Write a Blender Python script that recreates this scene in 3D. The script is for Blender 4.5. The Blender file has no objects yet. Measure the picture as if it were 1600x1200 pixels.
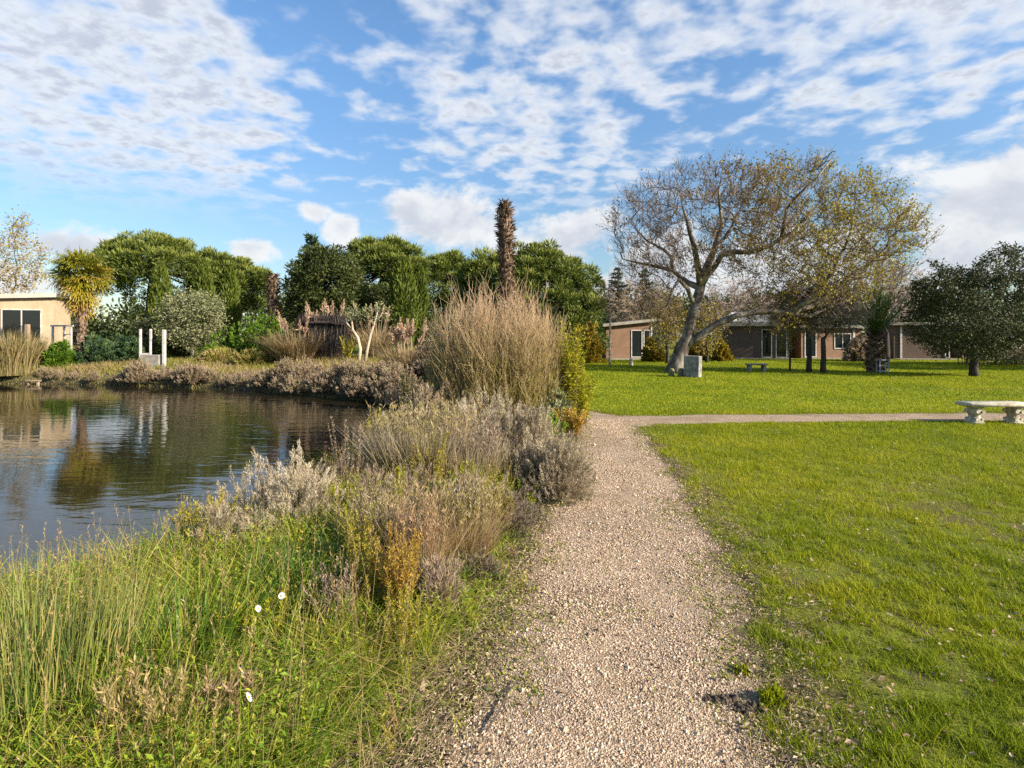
import bpy, math
import numpy as np

# ------------------------------------------------------------------ basics
F, HZ, CZ = 889.0, 525.0, 1.7            # focal length / horizon row of the photograph, eye height
PI = math.pi
C = bpy.context.scene.collection
sc = bpy.context.scene


def gx(x, Y):
    return (x - 800.0) / F * Y


def gz(y, Y):
    return CZ - (y - HZ) / F * Y


def R(seed):
    return np.random.default_rng(seed)


def nrm(v):
    return v / np.maximum(np.linalg.norm(v, axis=-1, keepdims=True), 1e-9)


def smooth(t):
    t = np.clip(t, 0, 1)
    return t * t * (3 - 2 * t)


def _h(ix, iy, s):
    n = (ix.astype(np.int64) * 374761393 + iy.astype(np.int64) * 668265263 + s * 1442695041) & 0x7fffffff
    n = ((n ^ (n >> 13)) * 1274126177) & 0x7fffffff
    n = n ^ (n >> 16)
    return (n & 0xffff) / 65535.0


def vnoise(x, y, s=0):
    x0 = np.floor(x); y0 = np.floor(y)
    fx = smooth(x - x0); fy = smooth(y - y0)
    a = _h(x0, y0, s); b = _h(x0 + 1, y0, s); c = _h(x0, y0 + 1, s); d = _h(x0 + 1, y0 + 1, s)
    return (a * (1 - fx) + b * fx) * (1 - fy) + (c * (1 - fx) + d * fx) * fy


def fbm(x, y, s=0, o=4):
    x = np.asarray(x, float); y = np.asarray(y, float)
    t = np.zeros_like(x); a = .5; n = 0
    for k in range(o):
        t = t + a * vnoise(x, y, s + 17 * k); n += a
        x = x * 2.03 + 11.3; y = y * 2.03 + 5.7; a *= .5
    return t / n


# ------------------------------------------------------------------ mesh builder
class MB:
    def __init__(self):
        self.v = []; self.t = []; self.f = []; self.n = 0

    def add(self, v, faces, r=0.5, g=0.0, b=0.0):
        v = np.asarray(v, float).reshape(-1, 3)
        tone = np.empty((len(v), 3)); tone[:, 0] = r; tone[:, 1] = g; tone[:, 2] = b
        self.v.append(v); self.t.append(tone)
        for fa in (faces if isinstance(faces, (list, tuple)) else [faces]):
            fa = np.asarray(fa, np.int64)
            if fa.size:
                self.f.append(fa + self.n)
        self.n += len(v)
        return self

    def build(self, name, mat, parent=None, smooth_shade=False, loc=None):
        me = bpy.data.meshes.new(name)
        if self.n:
            V = np.concatenate(self.v).astype(np.float32)
            T = np.concatenate(self.t).astype(np.float32)
            me.vertices.add(len(V)); me.vertices.foreach_set('co', V.ravel())
            sizes = np.concatenate([np.full(len(f), f.shape[1], np.int64) for f in self.f])
            loops = np.concatenate([f.ravel() for f in self.f]).astype(np.int32)
            starts = np.concatenate([[0], np.cumsum(sizes)[:-1]]).astype(np.int32)
            me.loops.add(len(loops)); me.loops.foreach_set('vertex_index', loops)
            me.polygons.add(len(sizes)); me.polygons.foreach_set('loop_start', starts)
            me.update(calc_edges=True)
            at = me.attributes.new('tone', 'FLOAT_COLOR', 'POINT')
            at.data.foreach_set('color', np.concatenate([T, np.ones((len(T), 1), np.float32)], 1).ravel())
            me.polygons.foreach_set('use_smooth', np.full(len(sizes), bool(smooth_shade)))
        me.materials.append(mat)
        o = bpy.data.objects.new(name, me); C.objects.link(o)
        if parent is not None:
            o.parent = parent
        if loc is not None:
            o.location = loc
        return o


def blades(mb, P, h, w, az, lean, curl, r, seg3=False, g0=0.0, g1=1.0):
    """grass blades: P (n,3) feet, h height, w width, az direction of lean"""
    n = len(P)
    if n == 0:
        return
    h = np.broadcast_to(h, n); w = np.broadcast_to(w, n)
    D = np.stack([np.cos(az), np.sin(az), np.zeros(n)], 1)
    tw = az + PI / 2 + R(n % 977).uniform(-1.2, 1.2, n)
    S = np.stack([np.cos(tw), np.sin(tw), np.zeros(n)], 1) * (w / 2)[:, None]
    up = np.array([0, 0, 1.0])

    def pt(t):
        off = np.broadcast_to(lean, n) * t + np.broadcast_to(curl, n) * t * t
        zz = t - .35 * np.broadcast_to(curl, n) * t * t
        return P + h[:, None] * (D * off[:, None] + up * zz[:, None])
    if seg3:
        ts = [0, .35, .7, 1]
    else:
        ts = [0, .55, 1]
    cols = []; gs = []
    for i, t in enumerate(ts[:-1]):
        p = pt(t); k = 1.0 if i == 0 else (1.0 - .35 * t)
        cols += [p - S * k, p + S * k]; gs += [t, t]
    cols.append(pt(1.0)); gs.append(1.0)
    m = len(cols)
    V = np.stack(cols, 1).reshape(-1, 3)
    base = (np.arange(n) * m)[:, None]
    q = []
    for i in range(len(ts) - 2):
        q.append(base + np.array([2 * i, 2 * i + 1, 2 * i + 3, 2 * i + 2]))
    k = 2 * (len(ts) - 2)
    tri = base + np.array([k, k + 1, k + 2])
    g = g0 + (g1 - g0) * np.tile(np.array(gs), n)
    mb.add(V, [np.concatenate(q), tri], np.repeat(np.broadcast_to(r, n), m), g)


def leaves(mb, P, D, N, L, W, r, g=0.5, fold=0.0):
    """pointed leaf quads with base P, direction D, rough normal N"""
    n = len(P)
    if n == 0:
        return
    D = nrm(D); S = nrm(np.cross(D, N)); U = np.cross(S, D)
    L = np.broadcast_to(L, n)[:, None]; W = np.broadcast_to(W, n)[:, None]
    a = P; b = P + D * L * .45 + S * W * .5; c = P + D * L; d = P + D * L * .45 - S * W * .5
    if fold:
        b = b + U * W * fold; d = d + U * W * fold
    V = np.stack([a, b, c, d], 1).reshape(-1, 3)
    idx = (np.arange(n) * 4)[:, None]
    if fold:
        fs = np.concatenate([idx + np.array([0, 1, 2]), idx + np.array([0, 2, 3])])
    else:
        fs = idx + np.arange(4)
    mb.add(V, fs, np.repeat(np.broadcast_to(r, n), 4), np.repeat(np.broadcast_to(g, n), 4))


def segs(mb, P0, P1, R0, R1, r=0.5, g0=0.0, g1=0.0, k=3):
    n = len(P0)
    if n == 0:
        return
    D = nrm(P1 - P0)
    ref = np.where(np.abs(D[:, 2:3]) > .9, np.array([[1., 0, 0]]), np.array([[0, 0, 1.]]))
    A = nrm(np.cross(D, ref)); B = np.cross(D, A)
    R0 = np.broadcast_to(R0, n)[:, None]; R1 = np.broadcast_to(R1, n)[:, None]
    cols = []
    for P, RR in ((P0, R0), (P1, R1)):
        for i in range(k):
            t = 2 * PI * i / k
            cols.append(P + (A * math.cos(t) + B * math.sin(t)) * RR)
    V = np.stack(cols, 1).reshape(-1, 3)
    base = (np.arange(n) * 2 * k)[:, None]
    q = np.concatenate([base + np.array([i, (i + 1) % k, k + (i + 1) % k, k + i]) for i in range(k)])
    g = np.stack([np.broadcast_to(g0, n)] * k + [np.broadcast_to(g1, n)] * k, 1).ravel()
    mb.add(V, q, np.repeat(np.broadcast_to(r, n), 2 * k), g)


def tube(mb, pts, rad, k=8, cap=True, rough=0.0, seed=0, r=0.5):
    pts = np.asarray(pts, float); rad = np.asarray(rad, float); n = len(pts)
    T = np.gradient(pts, axis=0) if n > 2 else np.repeat((pts[1:] - pts[:1]), 2, 0)
    T = nrm(T)
    a = np.array([1., 0, 0]) if abs(T[0, 0]) < .9 else np.array([0, 1., 0])
    ang = np.arange(k) * 2 * PI / k
    V = []
    rg = R(seed)
    for i in range(n):
        a = a - T[i] * np.dot(a, T[i]); a = a / max(np.linalg.norm(a), 1e-9)
        b = np.cross(T[i], a)
        rr = rad[i] * (1 + rough * rg.uniform(-1, 1, k))
        V.append(pts[i] + np.outer(np.cos(ang) * rr, a) + np.outer(np.sin(ang) * rr, b))
    V = np.concatenate(V)
    q = []
    for i in range(n - 1):
        for j in range(k):
            q.append((i * k + j, i * k + (j + 1) % k, (i + 1) * k + (j + 1) % k, (i + 1) * k + j))
    fs = [np.array(q)]
    if cap:
        fs.append(np.array([[(n - 1) * k + j for j in range(k)]])); fs.append(np.array([[k - 1 - j for j in range(k)]]))
    mb.add(V, fs, r, np.repeat(np.linspace(0, 1, n), k))


def box(mb, c, s, rz=0.0, r=0.5, bevel=0.0):
    x, y, z = np.array(s) / 2.0
    if bevel <= 0:
        V = np.array([[sx * x, sy * y, sz * z] for sz in (-1, 1) for sx, sy in ((-1, -1), (1, -1), (1, 1), (-1, 1))])
        fs = [np.array([[3, 2, 1, 0], [4, 5, 6, 7], [0, 1, 5, 4], [1, 2, 6, 5], [2, 3, 7, 6], [3, 0, 4, 7]])]
    else:
        b = bevel
        prof = [(-z, b), (-z + b, 0), (z - b, 0), (z, b)]
        V = []
        for zz, ins in prof:
            X, Y = x - ins, y - ins; bb = b * .7
            for sx, sy in ((-1, -1), (1, -1), (1, 1), (-1, 1)):
                p1 = (sx * (X - bb), sy * Y); p2 = (sx * X, sy * (Y - bb))
                if (sx, sy) in ((-1, -1), (1, 1)):
                    p1, p2 = p2, p1
                V += [(p1[0], p1[1], zz), (p2[0], p2[1], zz)]
        V = np.array(V, float)
        q = []
        for i in range(3):
            for j in range(8):
                q.append((i * 8 + j, i * 8 + (j + 1) % 8, i * 8 + 8 + (j + 1) % 8, i * 8 + 8 + j))
        fs = [np.array(q), np.array([[24 + j for j in range(8)]]), np.array([[7 - j for j in range(8)]])]
    c_, s_ = math.cos(rz), math.sin(rz)
    V = np.stack([V[:, 0] * c_ - V[:, 1] * s_, V[:, 0] * s_ + V[:, 1] * c_, V[:, 2]], 1) + np.array(c, float)
    mb.add(V, fs, r)
    return mb


# ------------------------------------------------------------------ objects
def thing(name, label, cat, loc=(0, 0, 0), rz=0.0, group=None):
    o = bpy.data.objects.new(name, None); C.objects.link(o)
    o.empty_display_size = .2
    o.location = loc; o.rotation_euler = (0, 0, rz); o['label'] = label; o['category'] = cat
    if group:
        o['group'] = group
    return o


def tag(o, label, cat=None, group=None, kind=None):
    if label:
        o['label'] = label
    if cat:
        o['category'] = cat
    if group:
        o['group'] = group
    if kind:
        o['kind'] = kind
    return o


def dup(root, loc, rz=0.0, sc_=1.0, label=None):
    c = root.copy(); C.objects.link(c); c.location = loc; c.rotation_euler = (0, 0, rz); c.scale = (sc_,) * 3 if not hasattr(sc_, '__len__') else sc_
    if label:
        c['label'] = label
    for ch in list(root.children):
        d = ch.copy(); C.objects.link(d); d.parent = c
        for g in list(ch.children):
            e = g.copy(); C.objects.link(e); e.parent = d
    return c


# ------------------------------------------------------------------ materials
def newmat(name):
    m = bpy.data.materials.new(name); m.use_nodes = True
    nt = m.node_tree
    for n in list(nt.nodes):
        nt.nodes.remove(n)
    out = nt.nodes.new('ShaderNodeOutputMaterial')
    return m, nt, out


def ramp(nt, fac, cols):
    n = nt.nodes.new('ShaderNodeValToRGB')
    e = n.color_ramp.elements
    while len(e) > len(cols):
        e.remove(e[-1])
    while len(e) < len(cols):
        e.new(1.0)
    for i, (p, c) in enumerate(cols):
        e[i].position = p; e[i].color = (*c, 1)
    nt.links.new(fac, n.inputs[0])
    return n.outputs[0]


def ev(cols):
    return [(i / max(1, len(cols) - 1), c) for i, c in enumerate(cols)]


def mixc(nt, fac, a, b, mode='MIX'):
    n = nt.nodes.new('ShaderNodeMix'); n.data_type = 'RGBA'; n.blend_type = mode
    for s, v in ((n.inputs[0], fac), (n.inputs[6], a), (n.inputs[7], b)):
        if hasattr(v, 'links'):
            nt.links.new(v, s)
        elif isinstance(v, (int, float)):
            s.default_value = v
        else:
            s.default_value = (*v, 1)
    return n.outputs[2]


def mth(nt, op, a, b=None, c=None, clamp=False):
    n = nt.nodes.new('ShaderNodeMath'); n.operation = op; n.use_clamp = clamp
    for s, v in zip(n.inputs, (a, b, c)):
        if v is None:
            continue
        if hasattr(v, 'links'):
            nt.links.new(v, s)
        else:
            s.default_value = v
    return n.outputs[0]


def noise(nt, vec, scale, detail=4, rough=.55, out=0, dist=0.0):
    n = nt.nodes.new('ShaderNodeTexNoise')
    n.inputs['Scale'].default_value = scale; n.inputs['Detail'].default_value = detail
    n.inputs['Roughness'].default_value = rough; n.inputs['Distortion'].default_value = dist
    if vec is not None:
        nt.links.new(vec, n.inputs['Vector'])
    return n.outputs[out]


def maprange(nt, v, a, b, c=0.0, d=1.0, interp='SMOOTHSTEP'):
    n = nt.nodes.new('ShaderNodeMapRange'); n.interpolation_type = interp
    nt.links.new(v, n.inputs[0])
    for i, q in zip((1, 2, 3, 4), (a, b, c, d)):
        n.inputs[i].default_value = q
    return n.outputs[0]


def tone(nt):
    a = nt.nodes.new('ShaderNodeAttribute'); a.attribute_name = 'tone'
    s = nt.nodes.new('ShaderNodeSeparateColor'); nt.links.new(a.outputs['Color'], s.inputs[0])
    return s.outputs


def leafmat(name, cols, tip=None, tip_from=.3, rough=.55, trans=.3, spec=.3):
    """leaf colour: picked per leaf from cols, running to the tip colour along the leaf or stem"""
    m, nt, out = newmat(name)
    t = tone(nt)
    col = ramp(nt, t[0], ev(cols))
    if tip is not None:
        f = maprange(nt, t[1], tip_from, 1.0)
        col = mixc(nt, f, col, tip)
    p = nt.nodes.new('ShaderNodeBsdfPrincipled')
    nt.links.new(col, p.inputs['Base Color'])
    p.inputs['Roughness'].default_value = rough
    p.inputs['Specular IOR Level'].default_value = spec
    if trans > 0:
        tr = nt.nodes.new('ShaderNodeBsdfTranslucent'); nt.links.new(col, tr.inputs[0])
        mx = nt.nodes.new('ShaderNodeMixShader'); mx.inputs[0].default_value = trans
        nt.links.new(p.outputs[0], mx.inputs[1]); nt.links.new(tr.outputs[0], mx.inputs[2])
        nt.links.new(mx.outputs[0], out.inputs[0])
    else:
        nt.links.new(p.outputs[0], out.inputs[0])
    return m


def solid(name, cols, scale=6.0, rough=.8, bump=.3, detail=6, coord='Object', dist=.01, stretch=(1, 1, 1), spec=.3):
    m, nt, out = newmat(name)
    tc = nt.nodes.new('ShaderNodeTexCoord')
    mp = nt.nodes.new('ShaderNodeMapping'); mp.inputs['Scale'].default_value = stretch
    nt.links.new(tc.outputs[coord], mp.inputs[0])
    f = noise(nt, mp.outputs[0], scale, detail, .62)
    f2 = maprange(nt, f, .3, .7)
    col = ramp(nt, f2, ev(cols))
    p = nt.nodes.new('ShaderNodeBsdfPrincipled')
    nt.links.new(col, p.inputs['Base Color']); p.inputs['Roughness'].default_value = rough
    p.inputs['Specular IOR Level'].default_value = spec
    if bump:
        b = nt.nodes.new('ShaderNodeBump'); b.inputs['Strength'].default_value = bump; b.inputs['Distance'].default_value = dist
        nt.links.new(noise(nt, mp.outputs[0], scale * 3, 6, .65), b.inputs['Height'])
        nt.links.new(b.outputs[0], p.inputs['Normal'])
    nt.links.new(p.outputs[0], out.inputs[0])
    return m


def brickmat(name, c1, c2, mortar):
    m, nt, out = newmat(name)
    tc = nt.nodes.new('ShaderNodeTexCoord')
    sep = nt.nodes.new('ShaderNodeSeparateXYZ'); nt.links.new(tc.outputs['Object'], sep.inputs[0])
    cmb = nt.nodes.new('ShaderNodeCombineXYZ')
    nt.links.new(mth(nt, 'ADD', sep.outputs[0], sep.outputs[1]), cmb.inputs[0]); nt.links.new(sep.outputs[2], cmb.inputs[1])
    b = nt.nodes.new('ShaderNodeTexBrick'); nt.links.new(cmb.outputs[0], b.inputs['Vector'])
    b.inputs['Color1'].default_value = (*c1, 1); b.inputs['Color2'].default_value = (*c2, 1); b.inputs['Mortar'].default_value = (*mortar, 1)
    b.inputs['Scale'].default_value = 1; b.inputs['Brick Width'].default_value = .22; b.inputs['Row Height'].default_value = .075
    b.inputs['Mortar Size'].default_value = .008
    n = noise(nt, tc.outputs['Object'], 1.3, 5, .6)
    col = mixc(nt, maprange(nt, n, .35, .75, 0, .6), b.outputs[0], tuple(x * .6 for x in c1))
    p = nt.nodes.new('ShaderNodeBsdfPrincipled'); nt.links.new(col, p.inputs['Base Color']); p.inputs['Roughness'].default_value = .9
    nt.links.new(p.outputs[0], out.inputs[0])
    return m


M = {}
M['lawn'] = leafmat('lawn blades', [(.11, .165, .010), (.22, .265, .009), (.33, .345, .011), (.44, .38, .035)], None, trans=.4, rough=.6, spec=.12)
M['bankgrass'] = leafmat('bank grass', [(.05, .12, .010), (.12, .21, .012), (.26, .31, .018), (.42, .37, .06), (.50, .37, .17)], None, trans=.35)
M['farbank'] = leafmat('golden bank grass', [(.13, .15, .022), (.26, .24, .04), (.36, .28, .09), (.34, .24, .13)], None, trans=.3)
M['rush'] = leafmat('rush', [(.07, .13, .028), (.13, .19, .035), (.25, .26, .045), (.44, .33, .13)], (.30, .27, .09), .75, trans=.25)
M['seedgrass'] = leafmat('dry grass', [(.32, .25, .10), (.44, .33, .15), (.42, .27, .12)], None, trans=.3)
M['silver'] = leafmat('silver leaves', [(.27, .21, .13), (.49, .405, .27), (.66, .57, .42)], None, trans=.2, rough=.7)
M['greyshrub'] = leafmat('grey leaves', [(.17, .13, .075), (.38, .305, .195), (.62, .525, .375)], None, trans=.2, rough=.7)
M['bankshrub'] = leafmat('grey brown leaves', [(.17, .115, .075), (.30, .215, .14), (.44, .34, .22), (.30, .28, .10)], None, trans=.2, rough=.7)
M['feather'] = leafmat('feather grass', [(.34, .26, .16), (.42, .33, .21), (.37, .29, .09), (.26, .24, .05)], (.45, .37, .27), .5, trans=.3)
M['golden'] = leafmat('golden leaves', [(.27, .27, .025), (.40, .35, .035), (.47, .36, .06)], None, trans=.35)
M['orange'] = leafmat('orange leaves', [(.42, .28, .035), (.52, .35, .06), (.45, .25, .05)], None, trans=.35)
M['rusty'] = leafmat('rusty stalks', [(.33, .20, .10), (.42, .275, .15), (.36, .27, .15)], None, trans=.3)
M['purple'] = leafmat('dull purple twigs', [(.22, .16, .12), (.35, .26, .19), (.34, .27, .13)], None, trans=.2)
M['darktwig'] = leafmat('dark twigs', [(.09, .065, .05), (.16, .12, .09), (.22, .17, .11)], None, trans=.1)
M['stem'] = leafmat('brown stems', [(.10, .07, .045), (.17, .12, .075)], None, trans=0, rough=.8)
M['green'] = leafmat('fresh weed leaves', [(.08, .16, .010), (.16, .26, .014), (.27, .34, .025), (.42, .40, .05)], None, trans=.35)
M['deepgrass'] = leafmat('deep green grass', [(.03, .085, .016), (.055, .12, .018), (.10, .16, .02)], None, trans=.35)
M['bushtwig'] = leafmat('tan bush twigs', [(.25, .215, .04), (.31, .23, .085), (.35, .25, .11)], (.52, .36, .215), .4, trans=.15)
M['bushleaf'] = leafmat('olive bush leaves', [(.16, .18, .03), (.24, .22, .045), (.30, .23, .08)], None, trans=.3)
M['yellowleaf'] = leafmat('yellow green leaves', [(.20, .25, .014), (.37, .36, .018), (.50, .41, .025)], None, trans=.4)
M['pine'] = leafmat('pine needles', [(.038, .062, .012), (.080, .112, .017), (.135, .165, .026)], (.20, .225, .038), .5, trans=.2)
M['pinedark'] = leafmat('dark pine needles', [(.016, .034, .014), (.03, .06, .02), (.05, .08, .028)], None, trans=.15)
M['cypress'] = leafmat('cypress sprays', [(.045, .075, .010), (.095, .125, .015), (.165, .19, .024)], None, trans=.2)
M['oak'] = leafmat('dull oak leaves', [(.035, .048, .012), (.06, .078, .017), (.105, .115, .028)], None, trans=.2)
M['olive'] = leafmat('olive leaves', [(.12, .14, .05), (.20, .21, .09), (.30, .29, .15)], None, trans=.2)
M['dark_tree'] = leafmat('dark evergreen leaves', [(.022, .034, .012), (.04, .056, .018), (.08, .09, .035), (.14, .135, .06)], None, trans=.15, rough=.6, spec=.2)
M['brightbush'] = leafmat('bright bush leaves', [(.05, .11, .01), (.10, .19, .012), (.17, .26, .02)], None, trans=.3)
M['bluebush'] = leafmat('blue green leaves', [(.02, .05, .025), (.045, .09, .035), (.10, .14, .04)], None, trans=.2)
M['planeleaf'] = leafmat('autumn plane leaves', [(.18, .11, .025), (.26, .19, .02), (.385, .315, .015), (.30, .265, .015)], None, trans=.35)
M['gold_leaf'] = leafmat('golden autumn leaves', [(.17, .12, .012), (.27, .19, .016), (.36, .28, .02)], None, trans=.35)
M['bark'] = solid('plane bark', [(.05, .038, .028), (.14, .112, .086), (.34, .295, .24)], 2.6, .85, .7, 6, dist=.03, stretch=(1, 1, .5))
M['darkbark'] = solid('dark bark', [(.035, .028, .022), (.08, .062, .05)], 5, .9, .6, 6, dist=.02, stretch=(1, 1, .3))
M['twig'] = leafmat('plane twigs', [(.085, .052, .033), (.16, .105, .068)], None, trans=0, rough=.8)
M['redtwig'] = leafmat('reddish twigs', [(.17, .085, .055), (.25, .14, .09)], None, trans=0, rough=.8)
M['pinktwig'] = leafmat('pinkish twigs', [(.27, .20, .165), (.36, .27, .22)], None, trans=0, rough=.8)
M['greytwig'] = leafmat('grey twigs', [(.15, .12, .10), (.25, .205, .17)], None, trans=0, rough=.8)
M['palebark'] = solid('pale bark', [(.34, .27, .18), (.50, .42, .30)], 6, .8, .4, 5)
M['palmtrunk'] = solid('palm trunk', [(.07, .045, .028), (.17, .115, .075), (.27, .19, .13)], 7, .95, .8, 6, dist=.03)
M['palmboot'] = leafmat('palm leaf bases', [(.045, .028, .018), (.13, .082, .052), (.30, .205, .135)], None, trans=0, rough=.9)
M['fan'] = leafmat('fan palm leaves', [(.10, .125, .014), (.22, .215, .018), (.40, .29, .025), (.36, .20, .05)], None, trans=.3, rough=.4)
M['phoenix'] = leafmat('date palm leaflets', [(.05, .085, .025), (.085, .125, .035), (.15, .175, .06)], None, trans=.2, rough=.45)
M['pampas'] = leafmat('pampas leaves', [(.16, .16, .04), (.31, .24, .10), (.44, .31, .17)], None, trans=.3)
M['plume'] = leafmat('pampas plumes', [(.46, .31, .20), (.60, .44, .31)], None, trans=.3)
M['thatch'] = leafmat('dark hanging thatch', [(.018, .013, .012), (.045, .034, .03), (.12, .09, .07)], None, trans=.05)
M['white'] = solid('white paint', [(.36, .33, .27), (.54, .51, .46), (.58, .55, .50)], 5, .6, .1)
M['concrete'] = solid('weathered concrete', [(.19, .17, .14), (.32, .29, .24)], 4, .9, .4)
M['stone'] = solid('weathered stone', [(.12, .115, .10), (.22, .205, .18), (.32, .295, .25)], 5, .9, .5, 6, dist=.015)
M['benchstone'] = solid('pale cast stone', [(.24, .205, .13), (.42, .37, .27), (.52, .47, .36)], 9, .85, .5, 6, dist=.008)
M['mossstone'] = solid('mossy stone', [(.13, .12, .06), (.24, .22, .11)], 9, .95, .5)
M['earth'] = solid('deep brown', [(.05, .036, .026), (.11, .08, .055)], 20, .95, .8, 6, dist=.01)
M['wood'] = solid('weathered wood', [(.20, .14, .085), (.36, .27, .18)], 6, .85, .5, 5, stretch=(1, 1, .15))
M['greymetal'] = solid('grey metal', [(.26, .28, .32), (.40, .42, .47)], 8, .5, .05)
M['roofgrey'] = solid('grey roofing', [(.13, .125, .12), (.20, .195, .185)], 2, .9, .3)
M['fascia'] = solid('cream fascia', [(.42, .38, .30), (.54, .50, .42)], 2, .6, .05)
M['eaves'] = solid('shaded eaves board', [(.20, .18, .145), (.29, .265, .215)], 2, .7, .1)  # darker copy of the cream fascia, shade on the brick houses mixed in
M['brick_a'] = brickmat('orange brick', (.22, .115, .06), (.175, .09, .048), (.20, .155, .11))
M['brick_shaded'] = brickmat('brown brick', (.125, .078, .052), (.10, .062, .042), (.125, .10, .078))  # darkened brown: the shade on these houses is put into the brick colour
M['stucco'] = solid('ochre render', [(.40, .30, .185), (.50, .38, .245)], 2, .9, .2)
M['petal'] = leafmat('white petals', [(.66, .65, .60), (.72, .71, .67)], None, trans=.3)
M['pollen'] = solid('yellow flower centre', [(.55, .38, .03), (.65, .45, .05)], 40, .8, .1)
M['deadleaf'] = leafmat('fallen leaves', [(.16, .09, .045), (.30, .20, .11), (.44, .34, .22)], None, trans=.1)

m, nt, out = newmat('dark window glass')
p = nt.nodes.new('ShaderNodeBsdfPrincipled')
p.inputs['Base Color'].default_value = (.012, .016, .017, 1); p.inputs['Roughness'].default_value = .04; p.inputs['IOR'].default_value = 1.5
nt.links.new(p.outputs[0], out.inputs[0]); M['glass'] = m

# ------------------------------------------------------------------ the lie of the land
POND = np.array([(-2.3, 15.6), (-2.35, 12.4), (-2.3, 10), (-2.5, 7.6), (-2.75, 6.2), (-3.0, 5.1), (-3.4, 4.3), (-4.4, 3.7), (-7, 3.2), (-11, 3.2),
                 (-20, 4.5), (-32, 8), (-42, 16), (-43, 24), (-36, 27.6), (-30, 27.9), (-24.6, 27.4), (-21, 27.0), (-16.2, 25.9), (-12.8, 24.8),
                 (-9.3, 22.8), (-6.2, 20.9), (-4.1, 19.3), (-3.0, 17.6)])


def pond_sd(x, y):
    x = np.asarray(x, float); y = np.asarray(y, float)
    d = np.full(x.shape, 1e9); ins = np.zeros(x.shape, bool)
    n = len(POND)
    for i in range(n):
        ax, ay = POND[i]; bx, by = POND[(i + 1) % n]
        ex, ey = bx - ax, by - ay
        t = np.clip(((x - ax) * ex + (y - ay) * ey) / (ex * ex + ey * ey), 0, 1)
        d = np.minimum(d, (x - ax - t * ex) ** 2 + (y - ay - t * ey) ** 2)
        c = ((ay > y) != (by > y))
        xi = ax + (y - ay) / (ey if abs(ey) > 1e-9 else 1e-9) * ex
        ins ^= c & (x < xi)
    d = np.sqrt(d) + .22 * (fbm(x * .9, y * .9, 5) - .5)
    return np.where(ins, -d, d)


WL = -0.6


def hgt(x, y, sd=None):
    x = np.asarray(x, float); y = np.asarray(y, float)
    if sd is None:
        sd = pond_sd(x, y)
    t = np.clip(sd / 1.15, 0, 1)
    z = np.where(sd < 0, WL + np.maximum(sd * .8, -.9), WL - WL * smooth(t ** .7))
    back = smooth((sd - 1.0) / 7.0) * smooth((y - 22) / 4) * smooth((-x - 1) / 6)
    z = z + .45 * back
    z = z + smooth((y - 14) / 10) * .10 * (fbm(x * .15, y * .15, 3) - .5) * smooth((sd - 1) / 3)
    return z


PL = np.array([(-1.3, -1), (-1.1, 0), (-.66, 1.2), (-.30, 2.24), (-.11, 3), (0.04, 4), (.27, 5), (.56, 6.4), (.85, 8), (1.1, 9.75), (1.3, 11), (1.28, 12.0), (.9, 12.8), (0., 13.5), (-1.5, 14.2)])
PATHP = np.concatenate([PL, np.array([(-1.3, 15.5), (.4, 14.6), (1.5, 13.25), (1.87, 12.75), (2.25, 12.15), (3, 12.1), (4.2, 12.3), (7, 12.4), (9.8, 12.5), (14, 12.7), (22, 13.0),
                                  (22, 11.7), (14, 11.5), (8.9, 11.32), (5.5, 11.15), (3.7, 10.95), (2.75, 10.85), (2.3, 10.55), (2.2, 9.9), (2.22, 9.2), (2.02, 7.5), (1.87, 5.9), (1.62, 4.4),
                                  (1.4, 3.2), (1.1, 2.24), (.85, 1.0), (.7, 0), (.6, -1)])])


def poly_sd(PG, x, y):
    x = np.asarray(x, float); y = np.asarray(y, float)
    d = np.full(x.shape, 1e9); ins = np.zeros(x.shape, bool); n = len(PG)
    for i in range(n):
        ax, ay = PG[i]; bx, by = PG[(i + 1) % n]
        ex, ey = bx - ax, by - ay
        t = np.clip(((x - ax) * ex + (y - ay) * ey) / (ex * ex + ey * ey), 0, 1)
        d = np.minimum(d, (x - ax - t * ex) ** 2 + (y - ay - t * ey) ** 2)
        c = ((ay > y) != (by > y)); xi = ax + (y - ay) / (ey if abs(ey) > 1e-9 else 1e-9) * ex
        ins ^= c & (x < xi)
    d = np.sqrt(d)
    return np.where(ins, -d, d)


def path_sd(x, y):
    amp = np.clip(.35 - np.asarray(y, float) * .012, .12, .35)
    return poly_sd(PATHP, x, y) + amp * (fbm(np.asarray(x) * 1.7, np.asarray(y) * 1.7, 21) - .5) + .10 * (fbm(np.asarray(x) * 7, np.asarray(y) * 7, 22, 3) - .5)


def left_of_path(x, y):
    return x < np.interp(y, PL[:12, 1], PL[:12, 0])


def soil_mask(x, y, psd):
    """bare earth showing in the lawn: worn strips by the gravel and patches"""
    n1 = fbm(x * 1.2, y * .9, 31); n2 = fbm(x * 5.5, y * 4.0, 32, 5)
    near = smooth(1 - psd / (.30 + .7 * n1)) * smooth((n2 - .42) / .16)
    patch = smooth((n1 * .4 + n2 * .6 - .535 - .012 * smooth((3.4 - x) / 1.5)) / .04) * smooth((9 - y) / 4)
    strip = smooth(1 - np.abs(y - 18.2 - .04 * (x - 14)) / .35) * smooth((n2 - .35) / .2) * smooth((x - 10) / 2)
    fade = 1 - .9 * smooth((y - 9.5) / 1.5) * smooth((12.6 - y) / .1)
    return np.clip(np.maximum(np.maximum(near * fade, patch * .8), strip), 0, 1)


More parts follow.
